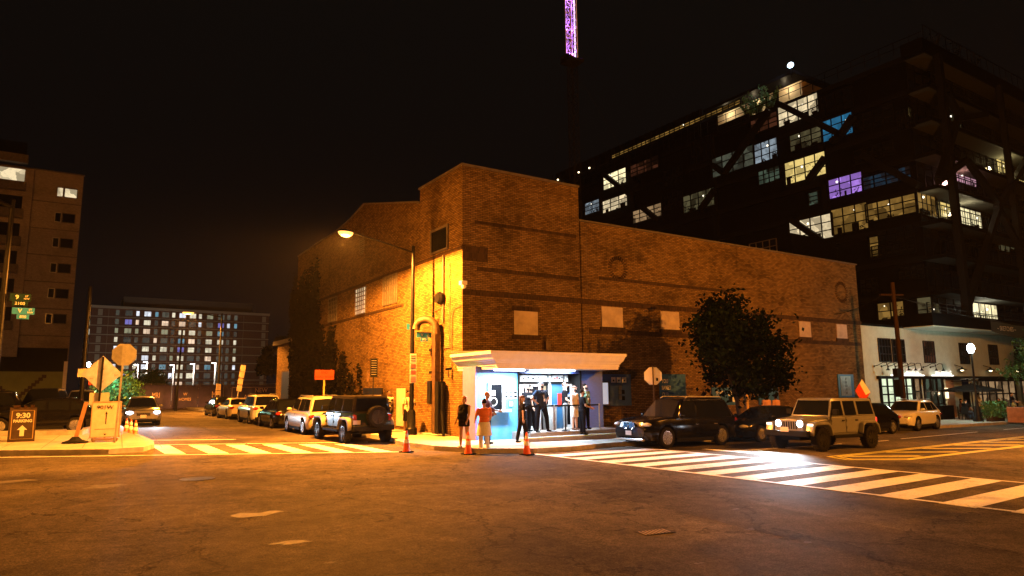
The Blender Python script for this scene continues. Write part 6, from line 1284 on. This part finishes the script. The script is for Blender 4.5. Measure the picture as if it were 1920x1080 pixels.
def person(label, pos, head_to, H=1.75, g=1.0, skin='skin_w', top='blackc', sleeve='short', bottom='blackc', legs='long', hair='short', hairm='hair_d', arms=((5, 8, 15, 4), (5, 8, 15, 4)), stride=((0, 3, 0, 2), (0, 3, 0, 2)), mask=False, cap=None, shoes='rubber', bust=0, belly=0, turn=0, seated=False, extra=None, skirt=False, lean=0, group=None, band=None):
    """pos = ground point, head_to = compass heading in degrees the chest faces (0 faces -Y)"""
    t = thing('person', label, 'person', pos, R_(head_to), group); k = H/1.75
    vs_ = .014
    Z = lambda z: z
    hipz, kn, an = .92, .44, .42
    joints = []
    for s, (f1, o1, f2, o2) in zip((-1, 1), stride):
        h_ = Vector((s*.095*g, 0, .90)); kk = h_+dirv(f1, o1, s)*kn; aa = kk+dirv(f2, o2, s)*an; joints.append((h_, kk, aa))
    low = min(j[2].z for j in joints)-.075; lift = -low
    up = Vector((0, 0, lift))
    if lean: pass
    J = [(a+up, b+up, c+up) for a, b, c in joints]
    sh = []
    for s, (f1, o1, f2, o2) in zip((-1, 1), arms):
        a = Vector((s*.185*min(g, 1.25), 0, 1.40))+up; b = a+dirv(f1, o1, s)*.29; c = b+dirv(f2, o2, s)*.25; sh.append((a, b, c))
    T = up
    def torso(q, e_=0, z0=.86, z1=1.5):
        for (z, rx, ry, rz, yo) in [(.92, .158, .118, .13, .01), (1.02, .150, .108, .12, 0), (1.12, .140, .103, .13, -.0), (1.24, .155, .112, .14, 0), (1.33, .168, .108, .12, 0), (1.40, .160, .082, .075, 0)]:
            q.ball(T+Vector((0, yo-(belly*.10 if .98 < z < 1.2 else 0), z)), (rx*g+e_, ry*(.6+.4*g)+e_+(belly*.06 if .98 < z < 1.2 else 0), rz+e_), 16, 10)
        if bust: [q.ball(T+Vector((s*.075, -.085, 1.27)), .068+e_) for s in (-1, 1)]
    q = MB(); torso(q)
    hd = T+Vector((0, -.015, 1.635)); rt = Matrix.Rotation(R_(turn), 3, 'Z')
    q.tube(T+Vector((0, .01, 1.40)), T+Vector((0, -.005, 1.56)), .062, .056, 12); q.ball(hd+Vector((0, .008, .02)), (.076, .095, .105), 16, 12); q.ball(hd+rt @ Vector((0, -.025, -.045)), (.056, .068, .070), 12, 8)
    q.ball(hd+rt @ Vector((0, -.098, -.012)), (.014, .022, .022), 8, 6); q.ball(hd+rt @ Vector((0, -.075, .03)), (.05, .03, .02), 8, 6); q.ball(hd+rt @ Vector((0, -.085, -.055)), (.026, .014, .010), 8, 6)
    for s in (-1, 1): q.ball(hd+rt @ Vector((s*.078, .005, 0)), (.012, .022, .032), 8, 6)
    gl = .85+.15*g
    for a, b, c in J:
        q.ball(a, .092*gl, 12, 8); q.tube(a, b, .090*gl, .058*gl, 12); q.ball(b, .058*gl, 10, 8); m_ = b+(c-b)*.3+Vector((0, .012, 0)); q.tube(b, m_, .056*gl, .060*gl, 12); q.tube(m_, c, .060*gl, .038, 12); q.ball(c, .042, 10, 6)
        q.ball(c+Vector((0, -.055, -.04)), (.042, .115, .034), 12, 8)
    for s, (a, b, c) in zip((-1, 1), sh):
        q.ball(a, .058*gl, 10, 8); q.tube(a, b, .052*gl, .042*gl, 10); q.ball(b, .042*gl, 10, 6); q.tube(b, c, .041*gl, .027, 10)
        d = (c-b).normalized(); fw = Vector((0, -1, 0)) if abs(d.y) < .8 else Vector((0, 0, 1)); sd = d.cross(fw).normalized(); fw = sd.cross(d).normalized()
        q.tube(c-d*.01, c+d*.045, .028, .034, 8); q.ball(c+d*.055, (.034, .034, .036), 8, 6)
        for i, L in enumerate((.070, .080, .076, .060)):
            r0 = c+d*.075+fw*(.027-.018*i); m_ = r0+d*L*.5-sd*s*.004; q.tube(r0-d*.02, m_, .0100, .0092, 6); q.tube(m_, m_+d*L*.42+(-sd*s)*.022, .0092, .0085, 6)
        q.tube(c+d*.02+fw*.022, c+d*.058+fw*.052, .013, .011, 6); q.tube(c+d*.058+fw*.052, c+d*.088+fw*.050, .011, .009, 6)
    def fin(q, nm, m_, v=vs_): 
        q.v = [tuple(Vector(p)*k) for p in q.v]; return q.build(nm, m_, t, vox=v*1.0)
    body = fin(q, 'body', skin, .011)
    # shirt
    q = MB(); torso(q, .014)
    if sleeve != 'none':
        for a, b, c in sh:
            q.ball(a, .072*gl, 10, 8); e_ = b if sleeve == 'long' else a+(b-a)*.72; q.tube(a, e_, .066*gl, .058*gl, 12)
            if sleeve == 'long': q.ball(b, .056*gl, 10, 6); q.tube(b, b+(c-b)*.93, .056*gl, .042, 10)
    else:
        for a, b, c in sh: q.ball(a-Vector((a.x*.22, 0, .0)), (.05, .075, .06), 10, 8)
    fin(q, 'shirt', top)
    # trousers, shorts, skirt
    q = MB(); q.ball(T+Vector((0, .012, .91)), (.17*g, .128*(.6+.4*g), .12), 16, 10); q.ball(T+Vector((0, .0, .98)), (.158*g, .118*(.6+.4*g), .06), 16, 8)
    for a, b, c in J:
        q.ball(a, .106*gl, 12, 8)
        if legs == 'long': q.tube(a, b, .104*gl, .076*gl, 12); q.ball(b, .076*gl, 10, 8); q.tube(b, b+(c-b)*.95, .076*gl, .064*gl, 12)
        elif legs == 'shorts': q.tube(a, a+(b-a)*.95, .108*gl, .098*gl, 12)
        elif legs == 'brief': q.tube(a, a+(b-a)*.45, .108*gl, .102*gl, 12)
    if skirt: 
        q.tube(T+Vector((0, 0, .98)), T+Vector((0, 0, .52)), .17*g, .235*g, 16)
    fin(q, 'skirt' if skirt else ('trousers' if legs == 'long' else 'shorts'), bottom)
    for a, b, c in J: q = MB(); q.ball(c+Vector((0, -.058, -.040)), (.05, .135, .036), 12, 8); q.ball(c+Vector((0, -.01, -.012)), (.048, .06, .05), 10, 8); q.v = [tuple(Vector(p)*k) for p in q.v]; q.build('shoe', shoes, t, smooth=True)
    q = MB()
    if hair != 'bald' and not cap:
        q.ball(hd+Vector((0, .022, .045)), (.086, .100, .092), 16, 10)
        if hair == 'long': [q.ball(hd+rt @ Vector((s*.05, .05, -.06-.075*j)), (.05, .05, .075)) for j in range(4) for s in (-1, 0, 1)]
        if hair == 'tied': q.ball(hd+Vector((0, .12, .05)), .045); q.ball(hd+Vector((0, .13, -.02)), (.03, .035, .07))
        if hair == 'bun': q.ball(hd+Vector((0, .04, .12)), .05)
        if hair == 'curly': [q.ball(hd+Vector((random.gauss(0, .055), random.gauss(.03, .05), .06+random.gauss(0, .04))), .035, 8, 6) for _ in range(26)]
        fin(q, 'hair', hairm, .012)
    if cap:
        q = MB(); q.ball(hd+Vector((0, .008, .062)), (.090, .108, .072), 16, 10); q.ball(hd+rt @ Vector((0, -.10, .055)), (.065, .07, .012), 14, 6); fin(q, 'cap', cap, .011)
        if hair == 'long' or hair == 'tied': q = MB(); [q.ball(hd+Vector((0, .085, -.02-.06*j)), (.055, .04, .06)) for j in range(4)]; fin(q, 'hair', hairm, .012)
    if band: q = MB(); q.lathe([(.088, .055), (.092, .06), (.092, .085), (.086, .09)], n=20); q.v = [tuple((Vector(p)+hd)*k) for p in q.v]; q.build('headband', band, t, smooth=True)
    if mask: q = MB(); q.ball(hd+rt @ Vector((0, -.052, -.045)), (.062, .062, .052), 14, 10); fin(q, 'face_mask', 'blackc' if mask is True else mask, .010)
    for s in (-1, 1): 
        q = MB(); q.ball(hd+rt @ Vector((s*.03, -.084, .012)), (.011, .009, .007), 8, 6); q.v = [tuple(Vector(p)*k) for p in q.v]; q.build('eye', 'eye_d', t)
    if extra: extra(t, T, J, sh, k)
    return t
def badge(m_='white', lanyard='white', x=0, z=1.16):
    def f(t, T, J, sh, k):
        q = MB()
        for s in (-1, 1): q.bar((T+Vector((s*.05, -.10, 1.44)))*k, (T+Vector((x, -.165, z)))*k, .008)
        q.build('lanyard', lanyard, t); q = MB(); q.box((x-.035)*k, (x+.035)*k, -.18*k, -.172*k, (T.z+z-.09)*k, (T.z+z)*k); q.build('badge', m_, t)
    return f
def backpack_straps(t, T, J, sh, k):
    q = MB()
    for s in (-1, 1): q.path([(T+Vector((s*.10, .10, 1.43)))*k, (T+Vector((s*.11, -.02, 1.49)))*k, (T+Vector((s*.11, -.135, 1.36)))*k, (T+Vector((s*.12, -.13, 1.16)))*k], .02, 6)
    q.build('strap', 'blackc', t); q = MB(); q.ball((T+Vector((0, .19, 1.24)))*k, (.15, .09, .22), 14, 10); q.build('backpack', 'blackc', t, smooth=True)
sw = lambda x, y: at(x, y, .15)
por = lambda x, y: Vector((x, y, ZP))
person('woman in a black sleeveless top and short black shorts standing by the near cone', sw(11.25, 20.3), -62, 1.66, 1.15, bust=1, belly=1, skin='skin_m', sleeve='none', legs='brief', hair='tied', hairm='hair_b', arms=((4, 6, 26, 2), (10, 6, 30, -2)), shoes='shoe_w', band='orangec')
person('man in a dark maroon shirt standing behind the woman in the orange top', sw(12.75, 21.3), 40, 1.80, 1.18, skin='skin_m', top='purplec', sleeve='short', hair='short', hairm='hair_r', arms=((10, 10, 70, -10), (20, 8, 80, -8)), belly=1, bottom='navyc')
person('woman in an orange top and long cream skirt and trousers seen from behind', at(11.85, 20.0, .02), 172, 1.68, 1.2, skin='skin_m', top='orangec', sleeve='short', bottom='whitec', legs='long', skirt=True, hair='bun', band='creamc', shoes='shoe_w', arms=((14, 12, 45, -10), (14, 14, 60, -14)), stride=((8, 3, -4, 2), (-4, 3, -4, 2)))
person('woman in black with a blond ponytail walking past the step edge', sw(14.15, 21.15), 75, 1.68, 1.0, bust=1, skin='skin_w', sleeve='short', hair='long', hairm='hair_b', arms=((-8, 6, 2, 4), (14, 8, 22, 4)), stride=((12, 2, -2, 1), (-12, 2, -12, 1)), cap='brownc')
person('man in a black printed t-shirt and grey cap standing behind the ponytail woman', por(15.35, 22.6), 10, 1.78, 1.05, mask=True, cap='greyc', arms=((5, 8, 30, 0), (5, 8, 20, 2)), extra=lambda t, T, J, sh, k: text('shirt_print', 'CREW', .1, 'white', t, (0, -.165*k, (T.z+1.3)*k), FRONT, .003))
person('bareheaded person in black half hidden behind the doorway guard', por(15.75, 22.9), -20, 1.76, 1.0, mask=True, hair='curly', hairm='hair_d', arms=((5, 8, 60, -10), (5, 8, 60, -10)))
person('big guard in a navy shirt with a badge, hands on hips on the porch', por(15.62, 22.0), 8, 1.88, 1.42, mask=True, skin='skin_w', top='navyc', bottom='blackc', sleeve='short', cap='greyc', arms=((-12, 42, 18, -48), (-12, 42, 18, -48)), stride=((4, 10, 0, 6), (4, 14, 0, 6)), extra=badge(x=.0))
person('tall man in black t-shirt and grey jeans standing sideways near the blue door', por(17.35, 22.75), 60, 1.86, .95, skin='skin_w', bottom='greyc', hair='short', hairm='hair_b', arms=((8, 4, 60, 0), (8, 4, 40, 0)), shoes='shoe_w')
person('man in a white t-shirt and pale shorts with a black face mask', por(17.45, 22.25), 20, 1.72, 1.08, mask=True, top='whitec', bottom='whitec', legs='shorts', hair='short', hairm='hair_b', cap='brownc', arms=((5, 8, 20, 2), (5, 8, 20, 2)), shoes='brownc')
person('stocky man in all black standing on the lower step facing left', Vector((17.3, 21.55, zs+.15)), 72, 1.72, 1.08, mask=True, skin='skin_m', hair='short', hairm='hair_d', arms=((12, 5, 70, -5), (5, 6, 25, 2)))
person('long-haired woman in a green t-shirt with a lanyard on the porch', por(18.15, 22.4), 5, 1.80, 1.0, mask=True, bust=1, top='greenc', hair='long', hairm='hair_d', arms=((2, 7, 6, 3), (2, 7, 8, 3)), extra=badge(z=1.2))
person('man in a patterned black and white shirt walking along the brick wall', sw(12.3, 29.2), 5, 1.84, 1.0, skin='skin_b', top='beigec', bottom='blackc', legs='long', hair='short', arms=((6, 8, 12, 4), (-10, 10, -4, 4)), stride=((10, 2, 2, 1), (-10, 2, -14, 1)), extra=lambda t, T, J, sh, k: [MB().box((x-.05)*k, (x+.05)*k, -.135*k-.0, -.127*k, (T.z+z-.035)*k, (T.z+z+.035)*k).build('shirt_patch', 'blackc', t) for x, z in ((-.09, 1.38), (.1, 1.34), (0, 1.24), (-.1, 1.14), (.09, 1.1), (.02, 1.02))])
person('young man in a white t-shirt with backpack straps behind the street lamp', sw(12.85, 28.3), -8, 1.82, 1.05, skin='skin_b', top='beigec', bottom='blackc', legs='shorts', hair='short', arms=((4, 6, 12, 2), (20, 20, 120, -20)), shoes='shoe_w', extra=backpack_straps)
person('person in a pink shirt walking behind the black saloon, nearer the blue panel', sw(29.9, 22.4), 165, 1.72, 1.1, skin='skin_b', top='pinkc', bottom='navyc', hair='curly', sleeve='long')
person('person in a pink shirt walking behind the black saloon, nearer the sand off-road car', sw(30.8, 22.5), 170, 1.70, 1.05, skin='skin_b', top='pinkc', bottom='jean', hair='curly', sleeve='long')
person('person in dark clothes standing behind the twin-grille suv by the blue panel', sw(25.3, 22.4), 150, 1.80, 1.15, skin='skin_b', hair='curly', sleeve='long')
person('person in a dark jacket standing behind the sand off-road car by the shop window', sw(39.4, 22.6), 60, 1.80, 1.1, sleeve='long', cap='blackc')
sit = ((85, 8, 5, 3), (85, 8, 5, 3))
for i, (x, y, rz_, tp, lab) in enumerate([(51.3, 22.6, 90, 'blackc', 'diner in black at the left end of the terrace'), (52.2, 23.3, 30, 'brownc', 'diner in brown under the parasol pole'), (53.3, 22.7, -10, 'whitec', 'diner in white under the parasol facing the street'), (54.6, 23.2, 0, 'creamc', 'diner in cream seated at the terrace table'), (55.3, 22.2, -80, 'blackc', 'diner in black seated right of the terrace table'), (57.5, 22.2, 20, 'yellowc', 'diner in a yellow shirt right of the globe lamp'), (58.9, 22.8, 0, 'navyc', 'diner in navy behind the terrace plants'), (60.5, 22.0, -30, 'greyc', 'diner in a grey top at the right edge of the terrace')]):
    person(lab, at(x, y, .15), rz_, 1.74, 1.05, skin=['skin_w', 'skin_m', 'skin_b'][i % 3], top=tp, bottom='jean', sleeve='long' if i % 2 else 'short', hair=['short', 'long', 'curly'][i % 3], stride=sit if i not in (2, 6) else ((0, 3, 0, 2), (0, 3, 0, 2)), arms=((30, 8, 70, -8), (25, 8, 75, -8)), group='people on the restaurant terrace')
    if i not in (2, 6):
        t = thing('chair', 'dark terrace chair under the '+lab.split(' at ')[0].split(' under')[0].split(' seated')[0].split(' right')[0], 'chair', at(x, y, .15), R_(rz_), group='terrace chairs')
        q = MB(); q.box(-.22, .22, -.22, .22, .36, .40); q.build('seat', 'black_metal', t); q = MB(); q.box(-.22, .22, .2, .24, .40, .85); q.build('backrest', 'black_metal', t)
        for sx in (-1, 1):
            for sy in (-1, 1): q = MB(); q.bar((sx*.2, sy*.2, 0), (sx*.2, sy*.2, .36), .03); q.build('leg', 'black_metal', t)

# ================================================================== THIN HAZE ADDED TO GIVE THE LAMPS HALOS
HZ = M('halo_air', (1, 1, 1)); nd = HZ.node_tree; nd.nodes.clear(); out_ = nd.nodes.new('ShaderNodeOutputMaterial'); pv = nd.nodes.new('ShaderNodeVolumePrincipled')
pv.inputs['Color'].default_value = (.9, .9, .92, 1); pv.inputs['Density'].default_value = .0001; pv.inputs['Anisotropy'].default_value = .2; nd.links.new(pv.outputs[0], out_.inputs['Volume'])
mt['air'] = HZ; q = MB(); q.box(-70, 130, -40, 330, -3, 42); o = q.build('halo_haze', 'air'); o['kind'] = 'stuff'
